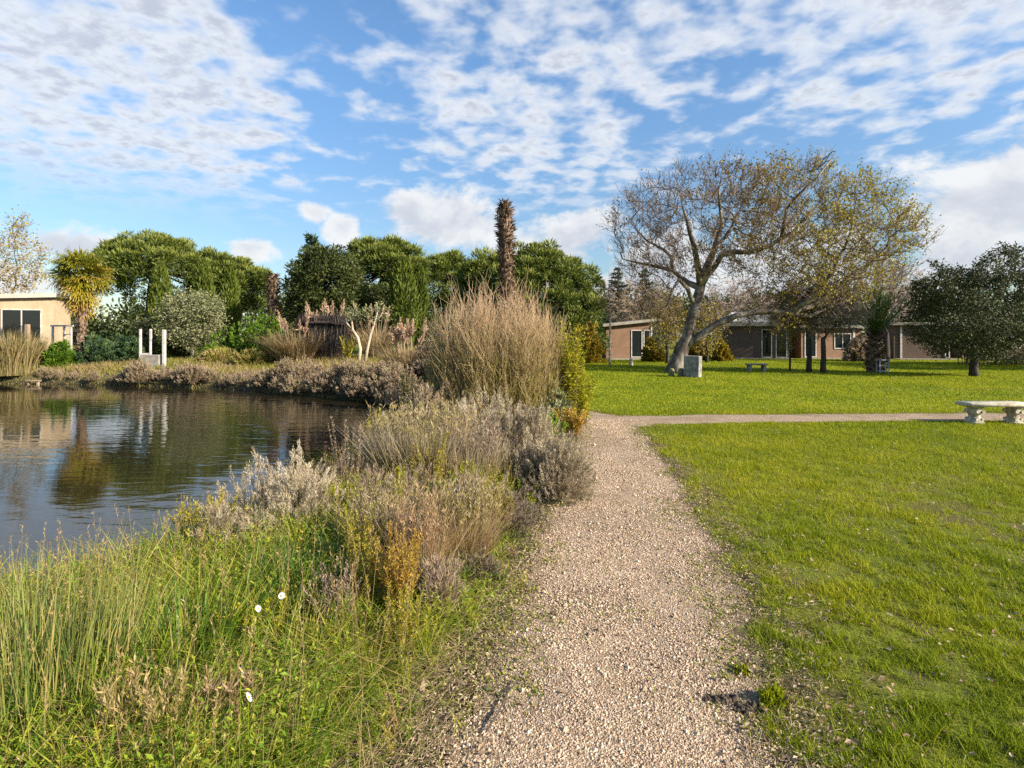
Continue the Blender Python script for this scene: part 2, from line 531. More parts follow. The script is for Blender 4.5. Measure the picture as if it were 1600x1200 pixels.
# ground sheet -----------------------------------------------------------
geo = lambda a, b, n: np.geomspace(a, b, n)
xs = np.concatenate([-geo(46, 1600, 26)[::-1], np.arange(-45, -6, .4), np.arange(-6, 11, .11), np.arange(11, 30, .5), geo(30.5, 1600, 26)])
ys = np.concatenate([-geo(5, 300, 14)[::-1], np.arange(-4, 1.5, .5), np.arange(1.5, 16, .11), np.arange(16, 46, .3), geo(47, 2500, 30)])
GX, GY = np.meshgrid(xs, ys, indexing='ij')
SD = pond_sd(GX, GY); PSD = path_sd(GX, GY)
GZ = hgt(GX, GY, SD)
bank = np.where(left_of_path(GX, GY) & (GY < 16), 1.0, 0.0) * smooth((8 - SD) / 1.5)
bank = np.maximum(bank, smooth((14 - SD) / 6) * (GX < -1.5) * (GY > 15))
soil = np.where(bank > .5, .75, np.maximum(soil_mask(GX, GY, PSD), .34 * smooth((14 - GY) / 5)))
mb = MB()
nx, ny = len(xs), len(ys)
I = np.arange(nx * ny).reshape(nx, ny)
Q = np.stack([I[:-1, :-1], I[1:, :-1], I[1:, 1:], I[:-1, 1:]], -1).reshape(-1, 4)
mb.add(np.stack([GX, GY, GZ], -1).reshape(-1, 3), Q, soil.ravel(), bank.ravel(), smooth(1 - SD / .5).ravel())

m, nt, out = newmat('ground turf and soil')
t = tone(nt)
tc = nt.nodes.new('ShaderNodeTexCoord')
n1 = noise(nt, tc.outputs['Object'], .35, 5, .6); n2 = noise(nt, tc.outputs['Object'], 9, 6, .7); n3 = noise(nt, tc.outputs['Object'], 60, 4, .7)
turf = ramp(nt, maprange(nt, n1, .3, .7), ev([(.13, .18, .009), (.18, .225, .009), (.235, .26, .011)]))
turf = mixc(nt, maprange(nt, n2, .42, .66, 0, .75), turf, (.085, .08, .022))
earth = ramp(nt, maprange(nt, n3, .3, .7), ev([(.04, .028, .018), (.095, .066, .04), (.17, .12, .075)]))
bk = ramp(nt, maprange(nt, n2, .3, .7), ev([(.07, .06, .03), (.13, .115, .05), (.17, .14, .08)]))
col = mixc(nt, t[0], turf, earth)
col = mixc(nt, mth(nt, 'MULTIPLY', t[1], .8), col, bk)
col = mixc(nt, t[2], col, (.03, .024, .018))
p = nt.nodes.new('ShaderNodeBsdfPrincipled'); nt.links.new(col, p.inputs['Base Color']); p.inputs['Roughness'].default_value = .95
p.inputs['Specular IOR Level'].default_value = .1
b = nt.nodes.new('ShaderNodeBump'); b.inputs['Strength'].default_value = .9; b.inputs['Distance'].default_value = .03
nt.links.new(mth(nt, 'ADD', n2, mth(nt, 'MULTIPLY', n3, .35)), b.inputs['Height']); nt.links.new(b.outputs[0], p.inputs['Normal'])
nt.links.new(p.outputs[0], out.inputs[0]); M['ground'] = m
tag(mb.build('ground', m, smooth_shade=True), 'grassy ground of the park with worn earth patches', kind='structure')

# water ---------------------------------------------------------------------
m, nt, out = newmat('pond water')
tc = nt.nodes.new('ShaderNodeTexCoord')
mp = nt.nodes.new('ShaderNodeMapping'); mp.inputs['Scale'].default_value = (.55, 1.6, 1); mp.inputs['Rotation'].default_value = (0, 0, .22)
nt.links.new(tc.outputs['Object'], mp.inputs[0])
w1 = noise(nt, mp.outputs[0], 1.9, 2, .5, dist=.4); w2 = noise(nt, mp.outputs[0], 7.5, 2, .5)
calm = maprange(nt, noise(nt, tc.outputs['Object'], .16, 2, .5), .38, .62, .25, 1.0)
hh = mth(nt, 'MULTIPLY', mth(nt, 'ADD', w1, mth(nt, 'MULTIPLY', w2, .22)), calm)
b = nt.nodes.new('ShaderNodeBump'); b.inputs['Strength'].default_value = .34; b.inputs['Distance'].default_value = .05
nt.links.new(hh, b.inputs['Height'])
p = nt.nodes.new('ShaderNodeBsdfPrincipled')
p.inputs['Base Color'].default_value = (.020, .017, .009, 1); p.inputs['Roughness'].default_value = .03; p.inputs['IOR'].default_value = 1.33
p.inputs['Specular IOR Level'].default_value = .6
nt.links.new(b.outputs[0], p.inputs['Normal']); nt.links.new(p.outputs[0], out.inputs[0])
mb = MB(); mb.add([(-50, 2.5, WL), (-1.2, 2.5, WL), (-1.2, 31, WL), (-50, 31, WL)], np.array([[0, 1, 2, 3]]))
tag(mb.build('water', m), 'dark rippled pond water', kind='structure')

# gravel path ------------------------------------------------------------------
st = .045
px_ = np.arange(-2.2, 3.4, st); py_ = np.arange(.4, 15.6, st)
mb = MB()


def path_patch(px_, py_):
    X, Y = np.meshgrid(px_, py_, indexing='ij')
    S = path_sd(X, Y)
    I = np.arange(X.size).reshape(X.shape)
    q = np.stack([I[:-1, :-1], I[1:, :-1], I[1:, 1:], I[:-1, 1:]], -1).reshape(-1, 4)
    q = q[(S.ravel()[q] < 0.02).all(1)]
    used = np.unique(q); mp_ = np.full(X.size, -1); mp_[used] = np.arange(len(used))
    x = X.ravel()[used]; y = Y.ravel()[used]; s = S.ravel()[used]
    z = hgt(x, y) + .006 + .014 * smooth(-s / .5) + .008 * (fbm(x * 2.2, y * 2.2, 9) - .5) * smooth(-s / .3)
    mb.add(np.stack([x, y, z], 1), mp_[q], np.clip(-s / .45, 0, 1), fbm(x * 1.1, y * .8, 41))


path_patch(px_, py_); path_patch(np.arange(px_[-1], 22, .07), np.arange(10.7, 13.2, .07))
m, nt, out = newmat('pinkish gravel')
t = tone(nt); tc = nt.nodes.new('ShaderNodeTexCoord')


def voro(scale, feat='F1', o='Color', rnd=1.0):
    v = nt.nodes.new('ShaderNodeTexVoronoi'); v.feature = feat; v.inputs['Scale'].default_value = scale; v.inputs['Randomness'].default_value = rnd
    nt.links.new(tc.outputs['Object'], v.inputs['Vector'])
    return v.outputs[o]


s1 = nt.nodes.new('ShaderNodeSeparateColor'); nt.links.new(voro(120), s1.inputs[0])
d1 = voro(120, 'F1', 'Distance')
col = ramp(nt, s1.outputs[0], [(0, (.19, .125, .08)), (.18, (.32, .22, .14)), (.45, (.44, .315, .208)), (.7, (.50, .375, .255)), (.9, (.56, .45, .33)), (1, (.60, .51, .40))])
big = noise(nt, tc.outputs['Object'], 1.6, 5, .6)
col = mixc(nt, maprange(nt, big, .42, .68, 0, .6), col, (.25, .18, .095))
col = mixc(nt, maprange(nt, noise(nt, tc.outputs['Object'], 5, 4, .6), .54, .72, 0, .55), col, (.20, .18, .06))
mid = noise(nt, tc.outputs['Object'], 14, 5, .65)
col = mixc(nt, maprange(nt, mid, .52, .7, 0, .5), col, (.24, .18, .10))
col = mixc(nt, maprange(nt, d1, .25, .75, 0, .55), col, (.14, .095, .06))
edge = mth(nt, 'ADD', t[0], mth(nt, 'MULTIPLY', mth(nt, 'SUBTRACT', mid, .5), 1.1))
col = mixc(nt, maprange(nt, edge, .02, .38, .85, 0), col, (.15, .115, .06))
p = nt.nodes.new('ShaderNodeBsdfPrincipled'); nt.links.new(col, p.inputs['Base Color']); p.inputs['Roughness'].default_value = .9
p.inputs['Specular IOR Level'].default_value = .2
b = nt.nodes.new('ShaderNodeBump'); b.inputs['Strength'].default_value = .8; b.inputs['Distance'].default_value = .008
nt.links.new(mth(nt, 'SUBTRACT', 1.0, d1), b.inputs['Height']); nt.links.new(b.outputs[0], p.inputs['Normal'])
nt.links.new(p.outputs[0], out.inputs[0]); M['gravel'] = m
tag(mb.build('path', m, smooth_shade=True), 'pinkish gravel path', kind='structure')

# loose stones of the path (stuff)
rg = R(11)
N = 400000
u = rg.random(N)
y = 1.7 * (11.5 / 1.7) ** (u ** 1.25)
x = rg.uniform(-1.3, 2.6, N)
s = path_sd(x, y)
k = (s < -.03 + rg.normal(0, .10, N)) & (rg.random(N) < .35 + 1.3 * smooth((fbm(x * 1.8, y * 1.0, 12) - .34) / .25))
x, y, s = x[k], y[k], s[k]; n = len(x)
z = hgt(x, y) + .006 + .014 * smooth(-s / .5)
size = np.clip(rg.lognormal(-5.88, .38, n), .0016, .0085) * (1 + .11 * y) * np.where(rg.random(n) < .03, 1.7, 1)
octa = np.array([(1, 0, 0), (0, 1, 0), (-1, 0, 0), (0, -1, 0), (0, 0, .75), (0, 0, -.6)], float)
a = rg.uniform(0, 2 * PI, n)
O = octa[None] * (size[:, None] * rg.uniform(.7, 1.3, (n, 6)))[:, :, None]
V = np.stack([O[..., 0] * np.cos(a)[:, None] - O[..., 1] * np.sin(a)[:, None], O[..., 0] * np.sin(a)[:, None] + O[..., 1] * np.cos(a)[:, None], O[..., 2]], -1)
V = V + np.stack([x, y, z + size * .25], 1)[:, None, :]
fo = np.array([(0, 1, 4), (1, 2, 4), (2, 3, 4), (3, 0, 4)])
mb = MB(); mb.add(V.reshape(-1, 3), ((np.arange(n) * 6)[:, None, None] + fo[None]).reshape(-1, 3), np.repeat(rg.random(n), 6))
M['pebble'] = leafmat('gravel stones', [(.14, .088, .053), (.32, .22, .138), (.45, .322, .208), (.52, .39, .262), (.61, .505, .38)], None, trans=0, rough=.85)
tag(mb.build('gravel', M['pebble']), 'loose pinkish stones of the gravel path', kind='stuff')


# ------------------------------------------------------------------ lawn grass
def scatter(n, y0, y1, half, rg, p=2.0):
    """feet spread over the ground ahead, denser close by"""
    u = rg.random(n)
    y = (y0 ** (2 - p) + u * (y1 ** (2 - p) - y0 ** (2 - p))) ** (1 / (2 - p)) if p != 2 else y0 * (y1 / y0) ** u
    x = rg.uniform(-1, 1, n) * (half * y + .6)
    return x, y


rg = R(3)
mb = MB()
for (n, y0, y1, hh, ww) in ((820000, 1.7, 13.0, .027, .0034), (330000, 1.7, 13.0, .058, .0034), (420000, 10.5, 42, .034, .008)):
    x, y = scatter(n, y0, y1, 1.0, rg, 1.35)
    k = ~left_of_path(x, y) & (x > -.5)
    x, y = x[k], y[k]
    s = path_sd(x, y); sd = pond_sd(x, y)
    k = (s > rg.normal(.0, .03, len(x))) & (sd > 1.5)
    x, y, s = x[k], y[k], s[k]
    so = soil_mask(x, y, s)
    gap = fbm(x * 9, y * 7, 53, 3)
    k = rg.random(len(x)) > np.maximum(so * .94, .85 * smooth((.50 - gap) / .15) * (.30 + .70 * smooth((9 - y) / 5)))
    x, y, s, so = x[k], y[k], s[k], so[k]
    if hh > .05:
        k = (fbm(x * 6, y * 5, 57, 3) > .53 + .05 * rg.normal(0, 1, len(x))) | (rg.random(len(x)) < .07); x, y, s, so = x[k], y[k], s[k], so[k]
    n = len(x)
    lo = fbm(x * .8, y * .8, 51); hi = fbm(x * 5, y * 5, 52)
    h = hh * (.55 + .9 * hi) * rg.uniform(.6, 1.5, n) * (1 - .4 * so) * (1 + .02 * y)
    w = ww * rg.uniform(.7, 1.3, n) * (1 + .055 * y)
    P = np.stack([x, y, hgt(x, y) - .004], 1)
    tn = np.clip(-.12 + .75 * lo + .45 * fbm(x * 3, y * 2.4, 58, 3) + .16 * rg.normal(0, 1, n) + .2 * so, 0, 1)
    blades(mb, P, h, w, rg.uniform(0, 2 * PI, n), rg.uniform(.1, .8, n), rg.uniform(0, .5, n), tn)
tag(mb.build('lawn_grass', M['lawn']), 'short bright green mown lawn grass', kind='stuff')

# broad-leaved weeds and moss tufts at the path edge, small weeds in the gravel
rg = R(5); mb = MB()
n = 13000
x = rg.uniform(-1.2, 2.4, n); y = 1.8 * (11 / 1.8) ** rg.random(n)
s = path_sd(x, y); cl = fbm(x * 2.6, y * 2.6, 61)
k = ((s > -.32) & (s < .12) & (cl > .46)) | ((s <= -.05) & (cl > .555))
x, y = x[k], y[k]
for i in range(4):
    n = len(x)
    xx = x + rg.normal(0, .018, n); yy = y + rg.normal(0, .018, n)
    P = np.stack([xx, yy, hgt(xx, yy) + .012], 1)
    a = rg.uniform(0, 2 * PI, n); e = rg.uniform(.2, 1.0, n)
    leaves(mb, P, np.stack([np.cos(a), np.sin(a), e], 1), np.tile([0, 0, 1.], (n, 1)) + rg.normal(0, .3, (n, 3)), rg.uniform(.014, .034, n), rg.uniform(.006, .012, n), np.clip(rg.normal(.5, .3, n), 0, 1))
M['weed'] = leafmat('gravel weeds', [(.10, .14, .015), (.20, .23, .025), (.32, .29, .05), (.34, .25, .09)], None, trans=.3)
tag(mb.build('path_weeds', M['weed']), 'small green weeds growing through the gravel', kind='stuff')

# fallen leaves on lawn
rg = R(6); mb = MB()
x, y = scatter(4200, 2.0, 14, .95, rg, 1.2)
s = path_sd(x, y)
k = (~left_of_path(x, y)) & ((s > -.2) | (rg.random(len(x)) < .3))
x, y = x[k], y[k]; n = len(x)
a = rg.uniform(0, 2 * PI, n)
leaves(mb, np.stack([x, y, .025 + 0 * x], 1), np.stack([np.cos(a), np.sin(a), rg.normal(0, .3, n)], 1), np.stack([rg.normal(0, .4, n), rg.normal(0, .4, n), np.ones(n)], 1),
       rg.uniform(.018, .042, n), rg.uniform(.012, .026, n), rg.random(n) ** 1.3, fold=.2)
tag(mb.build('fallen_leaves', M['deadleaf']), 'scattered dry fallen leaves on lawn and path edge', kind='stuff')

# ------------------------------------------------------------------ bank grass (near side, stuff)
rg = R(7); mb = MB()
x, y = scatter(330000, 1.55, 15.5, 1.05, rg, 1.25)
k = left_of_path(x, y); x, y = x[k], y[k]
s = path_sd(x, y); sd = pond_sd(x, y)
k = (s > rg.uniform(-.14, .18 + .24 * smooth((5 - y) / 2), len(x))) & (sd > -.12)
x, y, s, sd = x[k], y[k], s[k], sd[k]
n = len(x)
lo = fbm(x * 1.3, y * 1.3, 71); hi = fbm(x * 4.5, y * 4.5, 72)
edge = smooth(s / .75)
k = rg.random(n) < (.18 + .82 * edge) * (.12 + 1.5 * smooth((hi - .32) / .3))
x, y, s, sd, lo, hi, edge = [q[k] for q in (x, y, s, sd, lo, hi, edge)]
n = len(x)
h = (.05 + .31 * edge * (.35 + .9 * lo)) * rg.uniform(.4, 1.5, n)
w = .0046 * rg.uniform(.6, 1.5, n) * (1 + .07 * y)
tn = np.clip(-.13 + .60 * hi + .55 * fbm(x * 2.1, y * 2.1, 73) + .17 * rg.normal(0, 1, n) + .14 * (y > 5), 0, 1)
blades(mb, np.stack([x, y, hgt(x, y, sd) - .01], 1), h, w, rg.uniform(0, 2 * PI, n), rg.uniform(.05, 1.1, n), rg.uniform(0, 1.3, n), tn, seg3=True)
tag(mb.build('bank_grass', M['bankgrass']), 'rough mixed green and straw grass on the near bank', kind='stuff')

# leafy weeds low on near bank
rg = R(8); mb = MB()
n = 90000
x = rg.uniform(-3.3, .3, n); y = 1.6 * (6.5 / 1.6) ** rg.random(n)
s = path_sd(x, y); cl = fbm(x * 2.3, y * 2.3, 81)
k = left_of_path(x, y) & (s > rg.uniform(.02, .55, n)) & (cl > .49 - .10 * smooth(1 - np.hypot(x + 1.0, (y - 2.3)) / .7)) & (pond_sd(x, y) > .1)
x, y, s, cl = x[k], y[k], s[k], cl[k]; n = len(x)
z = hgt(x, y) + rg.uniform(.02, .30, n) * smooth(s / .6)
a = rg.uniform(0, 2 * PI, n)
leaves(mb, np.stack([x, y, z], 1), np.stack([np.cos(a), np.sin(a), rg.uniform(-.2, .9, n)], 1), np.stack([rg.normal(0, .4, n), rg.normal(0, .4, n), np.ones(n)], 1),
       rg.uniform(.016, .042, n), rg.uniform(.006, .016, n), np.clip(rg.normal(.45, .28, n), 0, 1), fold=.15)
tag(mb.build('leafy_weeds', M['green']), 'low leafy green weeds on the near bank', kind='stuff')

# seed heads and dry stalks standing in the bank grass by the water
rg = R(9); mb = MB()
x, y = scatter(9000, 1.7, 9, 1.05, rg, 1.3)
sd = pond_sd(x, y); s = path_sd(x, y)
k = left_of_path(x, y) & (sd > -.05) & (s > .35) & (rg.random(len(x)) < np.where(sd < 1.0, .9, .22 + .05 * y)); x, y, sd = x[k], y[k], sd[k]; n = len(x)
P0 = np.stack([x, y, hgt(x, y, sd)], 1); h = rg.uniform(.28, .62, n)
P1 = P0 + np.stack([rg.normal(0, .07, n), rg.normal(0, .05, n), h], 1)
tn = rg.random(n)
segs(mb, P0, P1, .0016, .001, tn)
for i in range(9):
    t = rg.uniform(.78, 1.0, n)[:, None]
    leaves(mb, P0 + (P1 - P0) * t, np.stack([rg.normal(0, .5, n), rg.normal(0, .5, n), np.ones(n)], 1), rg.normal(0, 1, (n, 3)), rg.uniform(.016, .032, n) * np.clip(.45 + .13 * y, .6, 1.3), .0042, tn)
tag(mb.build('dry_seed_grass', M['seedgrass']), 'straw coloured seed heads standing along the near water edge', kind='stuff')


# mixed wild herbs through the near bank (stuff)
rg = R(90); mb = MB(); n = 2600
x = rg.uniform(-4.5, .9, n); y = 1.7 * (9.5 / 1.7) ** rg.random(n); s_ = path_sd(x, y); sd = pond_sd(x, y)
k = left_of_path(x, y) & (sd > .05) & (s_ > .12) & (rg.random(n) < .25 + .75 * smooth(s_ / .7)); x, y, s_, sd = x[k], y[k], s_[k], sd[k]; n = len(x)
H_ = (.10 + .34 * rg.random(n) ** 1.4) * smooth((s_ + .15) / .7)
B = np.stack([x, y, hgt(x, y, sd)], 1); a = rg.uniform(0, 2 * PI, n)
kind = np.clip(fbm(x * 1.6, y * 1.6, 91) * 1.5 - .30 + .12 * smooth((y - 3.5) / 2) + rg.normal(0, .17, n), 0, 1)
per = 4
for j in range(per):
    a2 = a + j * 1.7 + rg.normal(0, .4, n); l = H_ * rg.uniform(.6, 1.05, n)
    T = B + np.stack([np.cos(a2) * l * .28, np.sin(a2) * l * .28, l], 1)
    segs(mb, B, T, .0018, .0008, kind)
    q = 26; f = rg.uniform(.15, 1.0, (n * q, 1)); P = np.repeat(B, q, 0) + np.repeat(T - B, q, 0) * f; m_ = n * q
    b_ = rg.uniform(0, 2 * PI, m_); sc_ = np.repeat(.5 + .12 * y, q)
    leaves(mb, P, np.stack([np.cos(b_), np.sin(b_), rg.uniform(.2, 1.6, m_)], 1), rg.normal(0, .6, (m_, 3)) + np.array([0, 0, 1]), rg.uniform(.014, .032, m_) * sc_, rg.uniform(.004, .009, m_) * sc_, np.clip(np.repeat(kind, q) + rg.normal(0, .10, m_), 0, 1))
M['herb'] = leafmat('wild herbs', [(.08, .16, .014), (.20, .27, .018), (.38, .38, .025), (.48, .38, .05), (.42, .27, .10), (.26, .18, .12)], None, trans=.35)
tag(mb.build('wild_herbs', M['herb']), 'mixed yellow, olive and rusty wild herbs across the near bank', kind='stuff')


# dead matted stalks lying through the bank growth (stuff)
rg = R(95); mb = MB(); n = 7000
x = rg.uniform(-4.5, .9, n); y = 1.6 * (9 / 1.6) ** rg.random(n); s_ = path_sd(x, y); sd = pond_sd(x, y)
k = left_of_path(x, y) & (sd > 0) & (s_ > .1) & (fbm(x * 2, y * 2, 96) > .43); x, y, s_, sd = x[k], y[k], s_[k], sd[k]; n = len(x)
P = np.stack([x, y, hgt(x, y, sd) + .015 + rg.random(n) * .20 * smooth(s_ / .6)], 1)
blades(mb, P, rg.uniform(.10, .28, n), .0028, rg.uniform(0, 2 * PI, n), rg.uniform(.9, 2.0, n), rg.uniform(.3, 1.6, n), rg.random(n), seg3=True)
tag(mb.build('matted_straw', M['seedgrass']), 'bent dead straw matted through the near bank growth', kind='stuff')


# ------------------------------------------------------------------ plant makers (local coordinates, foot at the origin)
def dome_shrub(t, Rx, H, n, per, L, W, mat, stem='stem', seed=0, upw=.7, ns=160, lump=.25, fol='foliage', spike=0.0):
    rg = R(seed); mb = MB()
    d = nrm(rg.normal(0, 1, (n, 3))); d[:, 2] = np.abs(d[:, 2]) * 1.1 + .02; d = nrm(d)
    lum = 1 - lump + 2 * lump * fbm(d[:, 0] * 2.3 + seed, d[:, 1] * 2.3 + d[:, 2] * 1.7, seed + 1)
    u = (1 - rg.random(n) ** 2.2 * .6) * lum * np.where(rg.random(n) < .07, rg.uniform(1.02, 1.14, n), 1)
    K = 5; la = rg.uniform(0, 2 * PI, K); lr = Rx * rg.uniform(.25, .55, K)
    lc = np.stack([lr * np.cos(la), lr * np.sin(la), 0 * la], 1); ls = rg.uniform(.45, .72, K); lh = rg.uniform(.55, 1.0, K); lh[0] = 1.0; lr[0] *= .3
    j = rg.integers(0, K, n)
    P = lc[j] + d * u[:, None] * np.stack([Rx * ls[j], Rx * ls[j], H * lh[j]], 1)
    tc_ = np.clip(rg.normal(.5, .22, n), 0, 1)
    ax = nrm(d * .8 + np.array([0, 0, upw]) + rg.normal(0, .18, (n, 3)))
    if spike:
        f = rg.random((n * per, 1)); sl_ = np.repeat(spike * rg.uniform(.5, 1.3, (n, 1)), per, 0); rad_ = rg.normal(0, 1, (n * per, 3))
        PP = np.repeat(P, per, 0) + np.repeat(ax, per, 0) * f * sl_ + nrm(rad_) * .10 * sl_ * (1 - .7 * f)
        D = np.repeat(ax, per, 0) * 1.0 + nrm(rad_) * (.75 - .45 * f)
    else:
        PP = np.repeat(P, per, 0) + rg.normal(0, L * .3, (n * per, 3))
        D = np.repeat(ax, per, 0) + rg.normal(0, .34, (n * per, 3))
    leaves(mb, PP, D, rg.normal(0, 1, (n * per, 3)), L * rg.uniform(.6, 1.3, n * per), W * rg.uniform(.7, 1.3, n * per), np.clip(np.repeat(tc_, per) + rg.normal(0, .15, n * per), 0, 1), np.repeat(u, per))
    mb.build(fol, M[mat], t)
    ms = MB(); i = rg.choice(n, min(ns, n), replace=False)
    B = rg.normal(0, .16, (len(i), 3)) * np.array([Rx, Rx, 0]); mid = B * .6 + P[i] * .45 + rg.normal(0, .02, (len(i), 3))
    segs(ms, B, mid, .0045 + .004 * Rx, .004, rg.random(len(i))); segs(ms, mid, P[i], .004, .002, rg.random(len(i)))
    ms.build('stems', M[stem], t)


def spire_plant(t, n, H, Rb, Rt, mat, L, W, per=60, seed=0, stem='stem', start=.25, plume=.35, fol='foliage', droop=0.):
    rg = R(seed); mb = MB(); ms = MB()
    a = rg.uniform(0, 2 * PI, n); rb = Rb * np.sqrt(rg.random(n)); rt = Rt * np.sqrt(rg.random(n))
    h = H * rg.uniform(.6, 1.05, n)
    B = np.stack([rb * np.cos(a), rb * np.sin(a), 0 * a], 1)
    a2 = a + rg.normal(0, .5, n)
    T = np.stack([rt * np.cos(a2), rt * np.sin(a2), h], 1)

    def pt(i, tt):
        q = B[i] + (T[i] - B[i]) * np.stack([tt ** 1.6, tt ** 1.6, tt], 1)
        return q
    tt = np.linspace(0, 1, 5)
    ii = np.arange(n)
    tn = rg.random(n)
    for k in range(4):
        segs(ms, pt(ii, np.full(n, tt[k])), pt(ii, np.full(n, tt[k + 1])), .0035 * (1 - tt[k] * .6), .0035 * (1 - tt[k + 1] * .6), tn)
    i = np.repeat(ii, per); m_ = len(i)
    q = start + (1 - start) * rg.random(m_) ** .7
    P = pt(i, q)
    az = rg.uniform(0, 2 * PI, m_); tipf = smooth((q - (1 - plume)) / plume)
    D = np.stack([np.cos(az), np.sin(az), rg.uniform(.2, 1.3, m_) + .8 * tipf - droop], 1)
    leaves(mb, P, D, np.stack([rg.normal(0, .5, m_), rg.normal(0, .5, m_), np.ones(m_)], 1), L * rg.uniform(.6, 1.3, m_) * (1 - .35 * tipf), W * rg.uniform(.7, 1.3, m_),
           np.clip(tn[i] * .6 + rg.random(m_) * .4, 0, 1), q)
    mb.build(fol, M[mat], t); ms.build('stems', M[stem], t)


def grass_clump(t, n, H, Rb, mat, w, seed=0, spread=.5, fol='blades', curl=.5, heads=0, headmat='seedgrass', headL=.05, tm=.5):
    rg = R(seed); mb = MB()
    a = rg.uniform(0, 2 * PI, n); r = Rb * np.sqrt(rg.random(n))
    P = np.stack([r * np.cos(a), r * np.sin(a), 0 * a], 1)
    az = a + rg.normal(0, .7, n)
    blades(mb, P, H * rg.uniform(.5, 1.1, n), w * rg.uniform(.7, 1.3, n), az, spread * rg.uniform(0, 1, n), curl * rg.uniform(0, 1, n), np.clip(rg.normal(tm, .28, n), 0, 1), seg3=True)
    mb.build(fol, M[mat], t)
    if heads:
        mh = MB(); n = heads
        a = rg.uniform(0, 2 * PI, n); r = Rb * np.sqrt(rg.random(n))
        B = np.stack([r * np.cos(a), r * np.sin(a), 0 * a], 1); hh = H * rg.uniform(.8, 1.2, n)
        T = B + np.stack([np.cos(a) * spread * .45 * hh * rg.random(n), np.sin(a) * spread * .45 * hh * rg.random(n), hh], 1)
        segs(mh, B, T, .0018, .001, rg.random(n))
        for k in range(14):
            f = rg.uniform(.72, 1, n)[:, None]
            leaves(mh, B + (T - B) * f, np.stack([rg.normal(0, .6, n), rg.normal(0, .6, n), np.ones(n)], 1), rg.normal(0, 1, (n, 3)), headL * rg.uniform(.5, 1.2, n), headL * .14, rg.random(n))
        mh.build('seed_heads', M[headmat], t)


def at(x, Y, dz=0.0):
    X = gx(x, Y)
    return (X, Y, float(hgt(np.array([X]), np.array([Y]))[0]) - .01 + dz)


# ---- near bank, plant by plant
t = thing('rush_clump', 'tall green rushes in the near corner of the pond bank', 'rushes', (-2.05, 2.42, -.02))
grass_clump(t, 1250, .70, .36, 'rush', .0048, 101, .26, curl=.22)
t = thing('rush_clump', 'sparser shorter rushes between tall rush clump and the water', 'rushes', (-2.6, 2.95, -.10))
grass_clump(t, 260, .36, .30, 'rush', .005, 102, .35, curl=.3)
t = thing('dry_grass_tuft', 'straw yellow grass tuft beside the tall rushes', 'grass tuft', (-1.42, 2.18, -.01))
grass_clump(t, 520, .36, .13, 'seedgrass', .004, 103, .5, heads=30)
t = thing('dry_grass_tuft', 'reddish dry grass tuft amid leafy weeds below the daisies', 'grass tuft', (-1.15, 2.33, -.01))
grass_clump(t, 260, .30, .09, 'rusty', .004, 104, .4, heads=30, headmat='rusty')
t = thing('green_grass_tuft', 'dark lush green grass tuft below the silver shrub', 'grass tuft', (-1.22, 3.55, -.01))
grass_clump(t, 1100, .42, .22, 'deepgrass', .006, 105, .6, curl=.6)
t = thing('golden_shrub', 'bushy yellow plant at water edge left of silver shrub', 'shrub', (-2.5, 4.6, -.22))
spire_plant(t, 80, .60, .12, .26, 'golden', .04, .010, 70, 106, start=.15)
t = thing('silver_shrub', 'pale silver grey dome shrub overhanging near water edge', 'shrub', (-2.03, 4.85, -.12))
dome_shrub(t, .62, .63, 1150, 64, .032, .0042, 'silver', seed=107, ns=300, lump=.3, spike=.13)
t = thing('silver_shrub', 'small dim grey shrub at foot of the pale silver dome', 'shrub', (-2.12, 4.35, -.08))
dome_shrub(t, .36, .46, 520, 56, .03, .004, 'greyshrub', seed=108, spike=.10)
t = thing('dead_flower_stalks', 'pinkish dead stalks rising above the silver shrub', 'dead stalks', (-1.62, 5.7, -.1))
spire_plant(t, 16, .98, .10, .24, 'purple', .03, .008, 50, 109, start=.55)
t = thing('dark_twig_shrub', 'dark twiggy shrub in shade right of silver shrub', 'shrub', (-1.55, 6.1, -.1))
dome_shrub(t, .55, .52, 700, 22, .05, .006, 'darktwig', seed=110)
t = thing('golden_stalk', 'single tall yellow flower spike amid grey grasses', 'flower stalk', (-.94, 4.72, -.02))
spire_plant(t, 7, .62, .03, .05, 'yellowleaf', .04, .010, 170, 111, start=.3)
t = thing('golden_stalk', 'short thin yellow spike in front of the tall one', 'flower stalk', (-.86, 4.1, -.02))
spire_plant(t, 4, .42, .02, .03, 'yellowleaf', .032, .008, 110, 112, start=.3)
t = thing('golden_shrub', 'yellow leafy spikes behind dark twigs by the water', 'shrub', (-1.85, 7.7, -.05))
spire_plant(t, 26, .72, .10, .22, 'golden', .05, .012, 90, 113, start=.2)
t = thing('feather_grass', 'broad pale feathery grass clump at middle of near bank', 'ornamental grass', (-.98, 6.35, -.02))
grass_clump(t, 3800, .82, .46, 'feather', .0055, 114, .5, curl=.3, heads=260, headmat='feather', headL=.07)
t = thing('feather_grass', 'mauve beige grass clump between feathery clump and grey shrub', 'ornamental grass', (-.42, 6.2, -.02))
grass_clump(t, 1500, .66, .26, 'feather', .005, 115, .45, curl=.3, heads=140, headmat='purple', headL=.06)
t = thing('golden_shrub', 'yellow green spikes among mauve grasses left of grey shrub', 'shrub', (-.40, 5.35, -.01))
spire_plant(t, 22, .50, .08, .16, 'yellowleaf', .036, .009, 80, 116, start=.2)
t = thing('orange_shrub', 'orange yellow bushy plant, brightest at front of bank', 'shrub', (-.66, 3.28, -.01))
spire_plant(t, 44, .60, .07, .17, 'orange', .03, .006, 130, 117, start=.3)
t = thing('golden_stalk', 'olive yellow stems just left of orange bushy plant', 'flower stalk', (-.86, 3.3, -.01))
